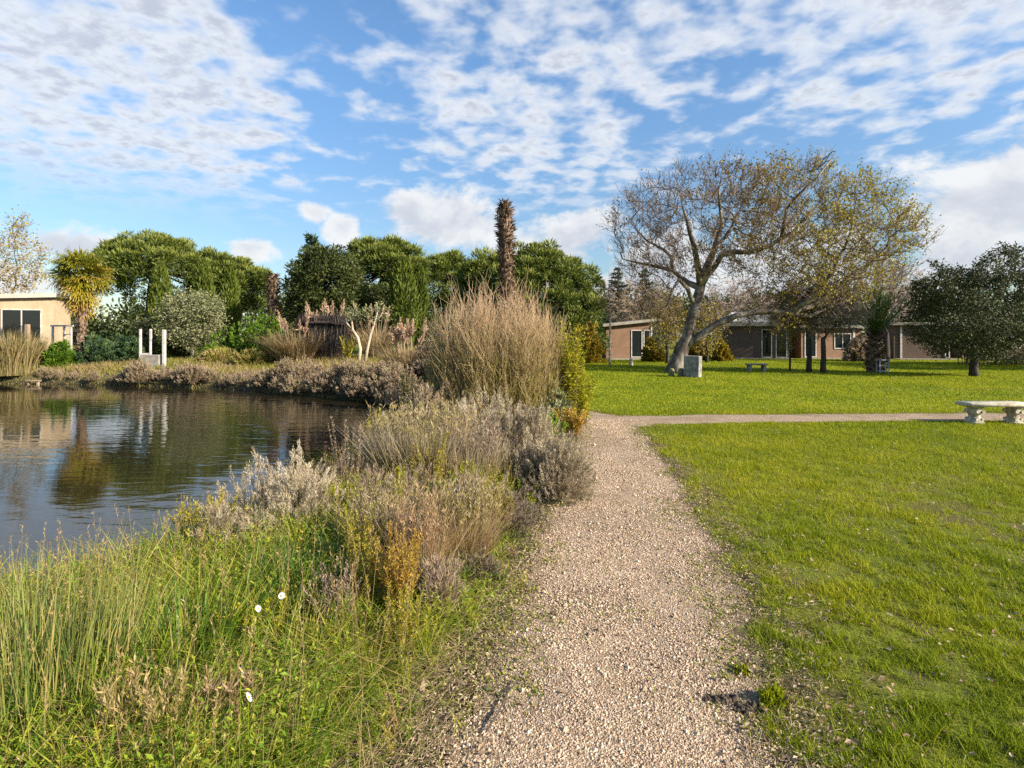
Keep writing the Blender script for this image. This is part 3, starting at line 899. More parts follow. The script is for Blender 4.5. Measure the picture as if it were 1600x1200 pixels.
spire_plant(t, 22, .56, .07, .10, 'golden', .028, .006, 90, 118, start=.3)
t = thing('rusty_grass', 'rusty fine grass clump behind the orange plant', 'grass clump', (-.36, 4.25, -.01))
grass_clump(t, 900, .52, .17, 'rusty', .0034, 119, .6, curl=.5, heads=150, headmat='feather', headL=.05)
t = thing('purple_twig_shrub', 'dull purple twiggy shrub at foot of orange plant by path', 'shrub', (-.50, 3.45, -.01))
dome_shrub(t, .22, .36, 420, 24, .045, .005, 'purple', seed=120)
t = thing('purple_twig_shrub', 'dull purple twigs between dark grass and rusty clump', 'shrub', (-.78, 3.95, -.01))
dome_shrub(t, .26, .46, 420, 24, .045, .005, 'purple', seed=121)
t = thing('grey_shrub', 'tall dark grey shrub by path in front of tan bush', 'shrub', (.02, 6.75, -.01))
dome_shrub(t, .66, .92, 1500, 64, .036, .0050, 'greyshrub', spike=.15, seed=122, ns=240, lump=.35, stem='darktwig')
t = thing('grey_shrub', 'low spreading grey shrub leaning out over the path edge', 'shrub', (.30, 5.95, -.01))
dome_shrub(t, .46, .58, 900, 60, .034, .0048, 'greyshrub', spike=.14, seed=123, lump=.35, stem='darktwig')
t = thing('dark_twig_shrub', 'low dark brown twiggy plant on path edge below grey shrub', 'shrub', (.02, 5.0, -.01))
dome_shrub(t, .33, .34, 420, 20, .045, .007, 'darktwig', seed=124)
t = thing('dark_twig_shrub', 'low brown matted plant beside gravel near purple twigs', 'shrub', (-.30, 3.95, -.01))
dome_shrub(t, .24, .2, 300, 20, .04, .007, 'darktwig', seed=125)
t = thing('silver_shrub', 'silver shrub below left side of the tan bush', 'shrub', (-.62, 8.3, -.01))
dome_shrub(t, .42, .60, 520, 50, .042, .006, 'silver', seed=126, spike=.16)
t = thing('grey_shrub', 'brownish grey shrub at left foot of the tan bush', 'shrub', (-1.35, 9.9, -.02))
dome_shrub(t, .62, .90, 700, 44, .05, .008, 'bankshrub', seed=127, spike=.18)
t = thing('golden_shrub', 'thin yellow green plant at water end of the tan bush', 'shrub', (-1.95, 10.9, -.15))
spire_plant(t, 14, 1.15, .08, .22, 'yellowleaf', .06, .014, 60, 128, start=.2)
t = thing('orange_shrub', 'low orange and yellow leafed shrub at path edge below yellow bush', 'shrub', (.98, 9.55, -.01))
spire_plant(t, 60, .48, .16, .34, 'orange', .06, .022, 40, 129, start=.15)
t = thing('yellow_shrub', 'bright yellow green leafy shrub against right side of tan bush', 'shrub', (1.12, 10.75, -.01))
spire_plant(t, 60, 1.95, .16, .36, 'yellowleaf', .10, .030, 60, 130, start=.12, droop=.7)
t = thing('yellow_shrub', 'low yellow sprays spilling towards lawn from yellow shrub', 'shrub', (1.34, 10.95, -.01))
spire_plant(t, 34, 1.0, .12, .36, 'yellowleaf', .10, .028, 50, 131, start=.2, droop=.8)

t = thing('golden_shrub', 'yellow leafy stalks at path side in front of low grey shrub', 'shrub', (-.12, 4.75, -.01))
spire_plant(t, 26, .52, .08, .15, 'golden', .034, .008, 80, 134, start=.2)
t = thing('golden_shrub', 'olive yellow spikes amid the broad feathery grass', 'shrub', (-.85, 5.75, -.01))
spire_plant(t, 24, .72, .12, .24, 'golden', .04, .008, 90, 135, start=.3)
t = thing('golden_shrub', 'yellow stalks between silver shrub and dark twigs', 'shrub', (-1.45, 4.85, -.02))
spire_plant(t, 26, .50, .10, .18, 'yellowleaf', .036, .009, 80, 136, start=.2)
t = thing('orange_shrub', 'amber stalks rising from feathery grass near the grey shrub', 'shrub', (-.48, 6.9, -.01))
spire_plant(t, 20, .78, .10, .18, 'orange', .04, .008, 90, 137, start=.3)
t = thing('iris_clump', 'upright sword leaved green clump below yellow stalks', 'clump', (-1.22, 4.55, -.02))
grass_clump(t, 90, .42, .10, 'yellowleaf', .016, 138, .6, curl=.5)
t = thing('rusty_grass', 'rusty seed stems behind the orange bushy plant, taller and thinner', 'grass clump', (-.62, 3.75, -.01))
grass_clump(t, 420, .58, .12, 'rusty', .0034, 139, .5, curl=.35, heads=90, headmat='rusty', headL=.045)
t = thing('dry_flower_shrub', 'brown seeded shrub left of the orange bushy plant', 'shrub', (-.98, 3.15, -.01))
spire_plant(t, 30, .46, .10, .20, 'purple', .026, .006, 70, 143, start=.35)
t = thing('golden_shrub', 'yellow green herb clump above the white daisy pair', 'shrub', (-1.28, 2.95, -.01))
spire_plant(t, 34, .34, .10, .18, 'yellowleaf', .034, .010, 60, 144, start=.1)
t = thing('silver_shrub', 'wispy silver grey growth on water side of feathery grass', 'shrub', (-1.55, 7.1, -.03))
dome_shrub(t, .42, .52, 520, 50, .036, .005, 'silver', seed=145, spike=.15)
t = thing('lush_grass_tuft', 'lush long bladed green grass tuft right of tall rushes', 'grass tuft', (-1.62, 2.75, -.02))
grass_clump(t, 620, .50, .22, 'bankgrass', .0075, 171, .55, curl=.5, tm=.22)
t = thing('lush_grass_tuft', 'bright green bladed tuft at bottom of bank under the lowest daisy', 'grass tuft', (-.98, 2.2, -.01))
grass_clump(t, 420, .32, .20, 'bankgrass', .007, 172, .7, curl=.6, tm=.30)
t = thing('golden_shrub', 'thin golden stalks between orange plant and dark grass tuft', 'shrub', (-.98, 3.75, -.01))
spire_plant(t, 26, .62, .09, .16, 'golden', .03, .007, 90, 173, start=.3)
t = thing('golden_shrub', 'thin golden stalks low beside orange plant on path side', 'shrub', (-.60, 2.95, -.01))
spire_plant(t, 20, .40, .08, .13, 'golden', .026, .006, 80, 174, start=.25)
t = thing('feather_grass', 'tan feathery clump between iris leaves and rusty grass', 'ornamental grass', (-.95, 4.35, -.01))
grass_clump(t, 1300, .50, .22, 'feather', .0042, 181, .5, curl=.35, heads=120, headmat='feather', headL=.05)
t = thing('purple_twig_shrub', 'wide dull purple brown shrub behind the single tall yellow spike', 'shrub', (-1.15, 5.25, -.02))
dome_shrub(t, .40, .48, 620, 44, .036, .0042, 'purple', seed=182, spike=.10)
t = thing('purple_twig_shrub', 'brown twiggy shrub filling space below the low grey shrub', 'shrub', (-.30, 4.95, -.01))
dome_shrub(t, .36, .46, 560, 44, .034, .0042, 'purple', seed=183, spike=.10)
t = thing('green_shrub', 'low dull green shrub filling the gap between tan bush and yellow shrub', 'shrub', (.62, 10.35, -.01))
dome_shrub(t, .55, .75, 420, 30, .08, .022, 'olive', seed=132)
t = thing('green_shrub', 'low yellowish green growth at foot of the tan bush by path', 'shrub', (.45, 9.2, -.01))
dome_shrub(t, .42, .42, 380, 30, .06, .012, 'green', seed=133)
# ---- the big tan bush
t = thing('tan_bush', 'large dense tan twiggy bush at the pond end of path', 'bush', (-.34, 10.9, -.02))
rg = R(140); ms = MB(); n = 1150
a = rg.uniform(0, 2 * PI, n); rb = .95 * np.sqrt(rg.random(n))
B = np.stack([rb * np.cos(a), rb * np.sin(a), 0 * a], 1)
lean = np.sqrt(rg.random(n)) * 1.0
lump_ = .68 + .62 * fbm(np.cos(a) * 1.6 + 3, np.sin(a) * 1.6 + lean * 1.5, 141)
Rr = 1.34 * lean * lump_
rb_ = 1.08 * lean ** .8; B = np.stack([rb_ * np.cos(a), rb_ * np.sin(a), 0 * a], 1)
ztop = (2.58 - .80 * lean ** 3) * rg.uniform(.60, 1.0, n) * (.86 + .24 * fbm(np.cos(a) * lean * 2 + 7, np.sin(a) * lean * 2, 142)) + .40 * (rg.random(n) < .07) - .7 * rg.random(n) * (rg.random(n) < .15)
a2 = a + rg.normal(0, .22, n)
T = np.stack([Rr * np.cos(a2), Rr * np.sin(a2), ztop], 1)
ts = np.linspace(0, 1, 7); tn = rg.random(n)
prev = B
wob = rg.normal(0, .035, (n, 7, 3)); wob[:, 0] = 0
pts = []
for k in range(7):
    q = B + (T - B) * np.array([ts[k] ** .8, ts[k] ** .8, ts[k]]) + wob[:, k]
    pts.append(q)
    if k:
        segs(ms, pts[k - 1], q, .0078 * (1 - .78 * ts[k - 1]), .0078 * (1 - .78 * ts[k]), tn, ts[k - 1], ts[k])
for j in range(8):
    k = rg.integers(1, 6, n); f = rg.random(n)[:, None]
    PK = np.stack(pts, 1)
    p0 = PK[np.arange(n), k] * (1 - f) + PK[np.arange(n), k + 1] * f
    ht = p0[:, 2] / 2.6
    d = nrm(np.stack([rg.normal(0, .30, n), rg.normal(0, .30, n), np.ones(n)], 1) + .3 * nrm(T) * np.array([1, 1, 0]))
    l = rg.uniform(.22, .60, n)[:, None]
    p1 = p0 + d * l * .5; p2 = p1 + nrm(d + rg.normal(0, .3, (n, 3))) * l * .5
    segs(ms, p0, p1, .0042, .0034, tn, ht, ht + .1); segs(ms, p1, p2, .0034, .0012, tn, ht + .1, ht + .2)
ms.build('branches', M['bushtwig'], t)
ml = MB(); n = 19000
i = rg.integers(0, len(T), n); f = rg.uniform(.1, .85, n)[:, None] ** 1.0
P = B[i] + (T[i] - B[i]) * f + rg.normal(0, .05, (n, 3))
leaves(ml, P, rg.normal(0, .7, (n, 3)) + np.array([0, 0, .6]), rg.normal(0, 1, (n, 3)), rg.uniform(.025, .06, n), rg.uniform(.008, .016, n), rg.random(n))
ml.build('foliage', M['bushleaf'], t)

# ---- daisies
for i, (x, y, dz, lab) in enumerate(((376, 1048, .46, 'white daisy above leafy weeds, upper one of the close pair'), (388, 1090, .36, 'white daisy low among leafy weeds, under its twin'),
                                     (403, 951, .40, 'half open white daisy in dry grass beside another'), (440, 931, .42, 'white daisy nearest to the dark green tuft'))):
    Y = (CZ - dz) * F / (y - HZ); X = gx(x, Y)
    t = thing('daisy', lab, 'flower', (X, Y, 0), R(i).uniform(0, 3), group='white daisies on the near bank')
    ms = MB(); tube(ms, [(0, 0, 0), (.006, .004, dz * .5), (0, 0, dz)], [.002, .0018, .0015], 5); ms.build('stem', M['green'], t)
    mp_ = MB(); n = 16; a = np.arange(n) * 2 * PI / n
    tilt = np.array([.25, -.85, .55]); u1 = nrm(np.cross(tilt, [0, 0, 1.])); u2 = np.cross(u1, nrm(tilt))
    D = np.outer(np.cos(a), u1) + np.outer(np.sin(a), u2) + .18 * nrm(tilt)
    leaves(mp_, np.tile([0, 0, dz], (n, 1)) + D * .003, D, np.tile(tilt, (n, 1)), (.018 + .001 * (i % 2)) * (1 - .22 * (i > 1)), .008, R(i).random(n))
    mp_.build('petals', M['petal'], t)
    mc = MB(); c = np.array([0, 0, dz]); tube(mc, [c - nrm(tilt) * .001, c + nrm(tilt) * .004, c + nrm(tilt) * .006], [.006, .005, .002], 8); mc.build('centre', M['pollen'], t)

# ---- small things on the path
mb = MB(); tube(mb, [(-.11, 2.40, .030), (-.06, 2.52, .032), (-.02, 2.66, .034), (.03, 2.76, .032)], [.0035, .0045, .004, .003], 6, rough=.15)
tag(mb.build('stick', M['darkbark']), 'thin brown fallen stick lying on gravel path', 'stick')
t = thing('weed_tuft', 'round green weed tuft on right edge of gravel path', 'weed', (1.20, 2.62, 0.0))
dome_shrub(t, .055, .075, 130, 10, .024, .008, 'lawn', seed=150, ns=20)
t = thing('weed_tuft', 'small green weed in gravel right beside round tuft', 'weed', (1.16, 2.86, 0.0))
dome_shrub(t, .035, .035, 60, 8, .018, .006, 'lawn', seed=151, ns=12)
for i, (x, y, sx, lab) in enumerate(((1128, 1098, .075, 'dark patch of crumbs out on gravel left of weed tuft'), (1170, 1112, .07, 'dark crumbs touching the round weed tuft'))):
    Y = CZ * F / (y - HZ); mb = MB(); rg = R(160 + i)  # low heaps of dark crumbs on the gravel
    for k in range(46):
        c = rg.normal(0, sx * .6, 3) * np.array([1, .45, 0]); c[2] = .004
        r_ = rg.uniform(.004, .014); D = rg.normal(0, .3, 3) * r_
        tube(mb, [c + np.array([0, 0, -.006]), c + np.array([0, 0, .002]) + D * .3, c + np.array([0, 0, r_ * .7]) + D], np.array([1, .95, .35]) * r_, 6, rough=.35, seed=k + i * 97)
    tag(mb.build('crumb_patch', M['earth'], loc=(gx(x, Y), Y, .014)), lab, 'earth')
mb = MB(); tube(mb, [(0, 0, -.01), (.004, 0, .012), (.010, .004, .034), (.012, .004, .046)], [.016, .023, .016, .005], 7, rough=.3, seed=4)
tag(mb.build('brown_stone', M['wood'], loc=(-.44, 2.72, .005)), 'small brown stone at path edge under dry stems', 'stone')
# dry litter along the path edges (stuff)
rg = R(170); mb = MB(); n = 130000
x = rg.uniform(-3, 3, n); y = 1.6 * (13 / 1.6) ** rg.random(n); s_ = path_sd(x, y)
k = (np.abs(s_ - .12) < rg.normal(0, .22, n)) | (left_of_path(x, y) & (s_ > 0) & (s_ < 1.0) & (rg.random(n) < .6)); x, y = x[k], y[k]; n = len(x)
a = rg.uniform(0, 2 * PI, n); l = rg.uniform(.012, .06, n); z = hgt(x, y) + .012
P0 = np.stack([x, y, z], 1); P1 = P0 + np.stack([np.cos(a) * l, np.sin(a) * l, rg.uniform(-.004, .02, n)], 1)
segs(mb, P0, P1, .0014, .0008, rg.random(n))
leaves(mb, P0 + np.array([.02, .02, .003]), np.stack([np.sin(a), np.cos(a), rg.normal(0, .3, n)], 1), rg.normal(0, .5, (n, 3)) + np.array([0, 0, 1]), rg.uniform(.008, .030, n), rg.uniform(.005, .015, n), rg.random(n), fold=.3)
M['litter'] = leafmat('dry litter', [(.07, .045, .028), (.18, .12, .07), (.36, .26, .16), (.46, .36, .24), (.24, .22, .06)], None, trans=.1)
tag(mb.build('dry_litter', M['litter']), 'dry brown stalk and leaf litter along the path edges', kind='stuff')


# ------------------------------------------------------------------ trees
def colonize(nodes, parents, A, step, infl, kill, iters, seed, up=.08, jit=.25):
    rg = R(seed)
    cap = len(nodes) + 14000
    N = np.zeros((cap, 3)); N[:len(nodes)] = nodes; par = list(parents); n = len(nodes); st_ = 0
    A = A.copy(); best = np.full(len(A), 1e9); bi = np.zeros(len(A), int)
    kids = np.zeros(cap, int)
    for it in range(iters):
        if not len(A):
            break
        new = N[st_:n]
        if len(new):
            d = np.linalg.norm(A[:, None] - new[None], axis=2)
            j = d.argmin(1); dm = d[np.arange(len(A)), j]
            b = dm < best; best[b] = dm[b]; bi[b] = j[b] + st_
        keep = best > kill
        A, best, bi = A[keep], best[keep], bi[keep]
        act = best < infl
        if not act.any():
            break
        dirs = nrm(A[act] - N[bi[act]])
        idx, inv = np.unique(bi[act], return_inverse=True)
        acc = np.zeros((len(idx), 3)); np.add.at(acc, inv, dirs)
        acc = nrm(nrm(acc) + rg.normal(0, jit, acc.shape) + np.array([0, 0, up]))
        ok = kids[idx] < 3
        idx, acc = idx[ok], acc[ok]
        if not len(idx) or n + len(idx) >= cap:
            break
        kids[idx] += 1
        N[n:n + len(idx)] = N[idx] + acc * step
        par += list(idx); st_ = n; n += len(idx)
    return N[:n], np.array(par)


def radii(N, par, r0, e, spec=None):
    n = len(N); acc = np.zeros(n); r = np.zeros(n)
    for i in range(n - 1, -1, -1):
        r[i] = max(acc[i], r0 ** e) ** (1 / e)
        if spec is not None and i < len(spec):
            r[i] = max(spec[i], 0) if spec[i] > 0 else r[i]
        if par[i] >= 0:
            acc[par[i]] += r[i] ** e if (spec is None or i >= len(spec)) else (r0 * 3) ** e
    return r


def skeleton_mesh(mb, N, par, r, kmin=4, kmax=10, rough=.06, thin_mb=None, thin=0.0):
    n = len(N); main = np.full(n, -1); kids = [[] for _ in range(n)]
    for i in range(n):
        if par[i] >= 0:
            kids[par[i]].append(i)
    for i in range(n):
        if kids[i]:
            main[i] = max(kids[i], key=lambda q: r[q])
    starts = [i for i in range(n) if par[i] < 0 or main[par[i]] != i]
    for s_ in starts:
        ch = [s_]
        while main[ch[-1]] >= 0:
            ch.append(main[ch[-1]])
        P = [N[c] for c in ch]; rr = [r[c] for c in ch]
        if par[s_] >= 0:
            P = [N[par[s_]]] + P; rr = [min(r[par[s_]], r[s_] * 1.15)] + rr
        if len(P) < 2:
            continue
        k = int(np.clip(kmin + max(rr) * 30, kmin, kmax))
        tgt = thin_mb if (thin_mb is not None and max(rr) < thin) else mb
        tube(tgt, P, rr, k, cap=True, rough=rough if max(rr) > .04 else 0, seed=s_)


def twigs(mb, N, r, sel, k, L, rad, seed, up=.5, spread=.8, outward=None):
    rg = R(seed)
    i = np.repeat(sel, k); n = len(i)
    d = nrm(rg.normal(0, spread, (n, 3)) + np.array([0, 0, up]) + (0 if outward is None else outward[i]))
    l = L * rg.uniform(.5, 1.2, n)[:, None]
    p0 = N[i]; p1 = p0 + d * l * .5; d2 = nrm(d + rg.normal(0, .35, (n, 3)) + np.array([0, 0, up * .4])); p2 = p1 + d2 * l * .5
    tn = rg.random(n)
    segs(mb, p0, p1, rad, rad * .75, tn); segs(mb, p1, p2, rad * .75, rad * .4, tn)
    d3 = nrm(d2 + rg.normal(0, .7, (n, 3))); p3 = p1 + d3 * l * .45
    segs(mb, p1, p3, rad * .7, rad * .35, tn)
    return p1, p2, p3


def ell(rg, n, c, rad, shell=.5):
    d = nrm(rg.normal(0, 1, (n, 3))); u = shell + (1 - shell) * rg.random(n) ** .6
    return np.array(c) + d * u[:, None] * np.array(rad)


# ---- the big plane tree
Y0 = 26.0
TX, TZ = gx(1053, Y0), 0.0


def pw(x, y, dy=0.0):
    return np.array([(x - 800) / F * Y0 - TX, dy, gz(y, Y0)])


t = thing('plane_tree', 'big leaning pale barked tree losing its yellow brown leaves', 'tree', (TX, Y0, 0))
nodes, par, spec = [], [], []


def limb(pts, rad, parent):
    pts = [np.array(q) for q in pts]
    prev = parent
    for i, q in enumerate(pts):
        a0 = nodes[prev] if prev >= 0 else q
        sub = 1 if prev < 0 else max(1, int(np.linalg.norm(q - a0) / .45))
        r0_ = spec[prev] if prev >= 0 else rad[0]
        if i == 0 and prev >= 0:
            r0_ = rad[0]
        for s_ in range(1, sub + 1):
            nodes.append(a0 + (q - a0) * s_ / sub + (R(len(nodes)).normal(0, .035, 3) if s_ < sub else 0)); par.append(prev)
            spec.append(r0_ + (rad[i] - r0_) * s_ / sub); prev = len(nodes) - 1
    return prev


tr = limb([pw(1053, 590), pw(1058, 570), pw(1066, 543), pw(1077, 510), pw(1087, 478), pw(1094, 450)], [.52, .40, .31, .245, .215, .20], -1)
fork_low = next(i for i, q in enumerate(nodes) if q[2] > gz(543, Y0) - .05)
tip1 = limb([pw(1102, 428, .3), pw(1120, 395, .7), pw(1150, 360, 1.1), pw(1175, 318, 1.4)], [.16, .12, .08, .025], tr)
tip2 = limb([pw(1088, 425, -.3), pw(1076, 390, -.8), pw(1060, 350, -1.2), pw(1050, 310, -1.2)], [.14, .11, .07, .025], tr)
tip3 = limb([pw(1078, 440, .4), pw(1060, 420, .9), pw(1025, 408, 1.4), pw(985, 398, 1.6)], [.14, .11, .07, .025], tr)
tip4 = limb([pw(1120, 402, -.6), pw(1160, 400, -1.4), pw(1205, 375, -2.0), pw(1245, 330, -2.2)], [.13, .105, .07, .025], tr)
low = limb([pw(1085, 528, -.3), pw(1110, 508, -.6), pw(1140, 494, -.8), pw(1178, 488, -.9), pw(1222, 491, -.9)], [.19, .165, .145, .13, .12], fork_low)
tip9 = limb([pw(1070, 452, -.4), pw(1052, 440, -.9), pw(1040, 455, -1.2), pw(1030, 480, -1.4)], [.10, .08, .055, .035], tr - 1)
tip10 = limb([pw(1105, 400, -.8), pw(1108, 360, -1.6), pw(1098, 315, -2.0), pw(1104, 280, -2.0)], [.11, .085, .05, .02], tr)
tip11 = limb([pw(1060, 395, 1.2), pw(1025, 365, 1.8), pw(1000, 335, 2.0)], [.08, .055, .02], tip3 - 4)
tip12 = limb([pw(1190, 345, -2.4), pw(1225, 305, -2.8), pw(1255, 265, -2.6)], [.07, .045, .018], tip4 - 4)
tip5 = limb([pw(1262, 478, -.6), pw(1300, 452, -.3), pw(1340, 425, .2), pw(1385, 398, .6), pw(1415, 365, .8)], [.125, .105, .08, .055, .022], low)
tip6 = limb([pw(1245, 470, -1.4), pw(1268, 430, -1.8), pw(1285, 385, -2.0), pw(1300, 330, -1.8)], [.11, .085, .055, .022], low)
tip8 = limb([pw(1255, 495, -.6), pw(1285, 482, -.4), pw(1312, 465, -.1)], [.09, .06, .025], low)
rg = R(200)
s26 = Y0 / F
A = np.concatenate([
    ell(rg, 1450, pw(1105, 358), (163 * s26, 4.3, 92 * s26), .35),
    ell(rg, 400, pw(1215, 310), (75 * s26, 3.0, 56 * s26), .2),
    ell(rg, 1050, pw(1305, 390), (130 * s26, 3.6, 90 * s26), .2), ell(rg, 260, pw(1220, 390), (80 * s26, 3.0, 70 * s26), .1),
    ell(rg, 200, pw(1330, 318), (58 * s26, 2.4, 45 * s26), .2),
    ell(rg, 150, pw(1405, 360), (36 * s26, 1.6, 48 * s26), .1),
    ell(rg, 260, pw(1235, 440), (80 * s26, 3.0, 45 * s26), .2),
    ell(rg, 160, pw(1010, 420), (60 * s26, 2.5, 45 * s26), .2),
    ell(rg, 70, pw(1262, 272), (30 * s26, 1.2, 24 * s26), .1),
    ell(rg, 110, pw(1030, 475), (40 * s26, 1.8, 42 * s26), .1), ell(rg, 220, pw(1268, 468), (82 * s26, 2.6, 32 * s26), .2), ell(rg, 90, pw(1200, 505), (50 * s26, 2.0, 22 * s26), .2)])
N, PR = colonize(np.array(nodes), par, A, .30, 3.2, .42, 90, 201, up=.10, jit=.22)
sp = np.array(spec)
r = radii(N, PR, .0095, 2.0, sp)
mt, mw = MB(), MB()
skeleton_mesh(mt, N, PR, r, 3, 12, .10, thin_mb=mw, thin=.055)
haskid = np.zeros(len(N), bool); haskid[PR[PR >= 0]] = True
fine = np.where((r < .022) & (np.arange(len(N)) >= len(sp)))[0]
outw = nrm(N - pw(1160, 430)) * .5
q1, q2, q3 = twigs(mw, N, r, fine, 3, .75, .0088, 202, .65, .5, outw)
mt.build('trunk', M['bark'], t, True)
mw.build('twigs', M['twig'], t)
ml = MB(); rg = R(203)
LP = np.concatenate([q1, q2, q3, N[fine]])
lx = LP[:, 0] + TX
pxl = lx / Y0 * F + 800; pyl = HZ - (LP[:, 2] - CZ) / Y0 * F
dens = .15 + 1.05 * smooth((pxl - 1040) / 150) * (.55 + .45 * smooth((pxl - 1150) / 120)) + .30 * smooth(1 - np.abs(pxl - 1150) / 90) * smooth((330 - pyl) / 40)
clp = fbm(LP[:, 0] * .9, LP[:, 2] * .9 + LP[:, 1] * .7, 204)
dens *= .2 + 1.8 * smooth((clp - .36) / .25)
for j in range(3):
    k = rg.random(len(LP)) < dens * .34
    P = LP[k] + rg.normal(0, .07, (k.sum(), 3)); n = len(P)
    tnl = np.clip(.10 + .55 * smooth((pxl[k] - 1120) / 160) + .35 * (clp[k] - .5) + rg.normal(0, .17, n), 0, 1)
    leaves(ml, P, rg.normal(0, .8, (n, 3)) + np.array([0, 0, -.4]), rg.normal(0, 1, (n, 3)), rg.uniform(.07, .13, n), rg.uniform(.05, .09, n), tnl, fold=.15)
ml.build('crown', M['planeleaf'], t)


def bare_tree(t, trunk, rad, A, seed, step=.3, tw=3, L=.5, twr=.008, up=.2, barkm='darkbark', twigm='greytwig', infl=3., kill=.4, leafm=None, ldens=0., lsize=.1, r0=.008, fork=1.5, spread=.6):
    nodes = []; par = []; spec = []
    for i in range(len(trunk) - 1):
        a, b = np.array(trunk[i]), np.array(trunk[i + 1]); m_ = max(1, int(np.linalg.norm(b - a) / .35))
        for k in range(m_ + (i == len(trunk) - 2)):
            f = k / m_
            nodes.append(a + (b - a) * f); par.append(len(nodes) - 2); spec.append(rad[i] + (rad[i + 1] - rad[i]) * f)
    N, PR = colonize(np.array(nodes), par, A, step, infl, kill, 70, seed, up=.1, jit=.2)
    r = radii(N, PR, r0, 2.2, np.array(spec))
    mt, mw = MB(), MB()
    skeleton_mesh(mt, N, PR, r, 3, 9, .08, thin_mb=mw, thin=.03)
    fine = np.where((r < r0 * 2.6) & (np.arange(len(N)) >= len(spec)))[0]
    cen = A.mean(0)
    q = twigs(mw, N, r, fine, tw, L, twr, seed + 1, up, spread, nrm(N - cen) * .5)
    mt.build('trunk', M[barkm], t, True); mw.build('twigs', M[twigm], t)
    if leafm:
        rg = R(seed + 2); ml = MB(); LP = np.concatenate(list(q) + [N[fine]])
        LP = LP[rg.random(len(LP)) < min(1, ldens)]
        for j in range(max(1, int(ldens))):
            n = len(LP)
            leaves(ml, LP + rg.normal(0, lsize * .9, (n, 3)), rg.normal(0, .8, (n, 3)) + np.array([0, 0, .1]), rg.normal(0, 1, (n, 3)), lsize * rg.uniform(.6, 1.3, n), lsize * .5 * rg.uniform(.7, 1.3, n), np.clip(rg.normal(.5, .28, n), 0, 1), fold=.12)
        ml.build('crown', M[leafm], t)


def crown_clump(mb, P, rad, per, L, W, seed, up=.3, out=.6, cen=None, tone_base=None):
    """leaf clumps: per leaves scattered round every point of P"""
    rg = R(seed); n = len(P)
    d = nrm(rg.normal(0, 1, (n * per, 3)))
    o = d * (rad * rg.random(n * per) ** .5)[:, None] * np.array([1, 1, .75])
    PP = np.repeat(P, per, 0) + o
    D = d * out + np.array([0, 0, up]) + rg.normal(0, .35, (n * per, 3))
    tb = rg.normal(.45, .2, n) if tone_base is None else tone_base
    leaves(mb, PP, D, rg.normal(0, 1, (n * per, 3)), L * rg.uniform(.6, 1.3, n * per), W * rg.uniform(.7, 1.3, n * per), np.clip(np.repeat(tb, per) + rg.normal(0, .14, n * per), 0, 1), np.clip(.5 + o[:, 2] / rad, 0, 1))


# two small bare trees, shrubby young tree
for i, (x, Yt, lab) in enumerate(((1264, 26.6, 'small bare dark tree beside the young yellow tree'), (1286, 26.0, 'small bare dark tree next to the date palm side'))):
    t = thing('bare_tree', lab, 'tree', at(x, Yt)); rg = R(210 + i)
    s = Yt / F
    A = ell(rg, 420, (-8 * s if i == 0 else 14 * s, 0, gz(483, Yt)), (52 * s, 1.3, 42 * s), .3)
    bare_tree(t, [(0, 0, 0), (.03, 0, .8), (0, 0, 1.55)], [.14, .11, .10], A, 220 + 5 * i, .22, 9, .6, .011, -.1, infl=2.4, kill=.3)
t = thing('young_tree', 'young thin tree with sparse yellow leaves', 'tree', at(1234, 27.2)); rg = R(230)
A = ell(rg, 120, (0, 0, 1.75), (.62, .5, .85), .1)
bare_tree(t, [(0, 0, 0), (.01, 0, .5), (0, 0, .95)], [.055, .05, .04], A, 231, .18, 2, .25, .005, .2, 'darkbark', 'greytwig', 2, .25, 'gold_leaf', 1.4, .12)
t = thing('young_tree', 'slim bare reddish tree with pale stem by the orange house', 'tree', at(953, 31)); rg = R(235)
A = ell(rg, 170, (0, 0, 3.9), (.75, .6, 1.3), .1)
bare_tree(t, [(0, 0, 0), (0, 0, 1.2), (.02, 0, 2.8)], [.075, .07, .05], A, 236, .2, 4, .4, .0075, .5, 'palebark', 'redtwig', 2, .28)

# dark evergreen tree
Yt = 24.0; s = Yt / F
t = thing('evergreen_tree', 'dense dark round evergreen tree on the lawn behind stone bench', 'tree', at(1521, Yt)); rg = R(240)
A = np.concatenate([ell(rg, 420, (5 * s, 0, gz(480, Yt)), (90 * s, 2.2, 66 * s), .5), ell(rg, 120, (50 * s, 0, gz(425, Yt)), (50 * s, 1.5, 40 * s), .3), ell(rg, 90, (-55 * s, -.2, gz(455, Yt)), (42 * s, 1.2, 38 * s), .3),
                    ell(rg, 70, (65 * s, 0, gz(520, Yt)), (40 * s, 1.3, 30 * s), .3),
                    ell(rg, 150, (-30 * s, 0, gz(525, Yt)), (62 * s, 1.8, 30 * s), .3), ell(rg, 90, (20 * s, .3, gz(535, Yt)), (60 * s, 1.6, 22 * s), .3)])
bare_tree(t, [(0, 0, 0), (.02, 0, .7), (.05, 0, 1.3)], [.19, .15, .14], A, 241, .28, 3, .35, .006, .3, 'darkbark', 'greytwig', 2.6, .38, 'dark_tree', 6.4, .12)

dup(t, (31.5, 27.5, 0), 1.1, 1.45, 'large dark evergreen tree beyond right edge of the lawn, shading it')
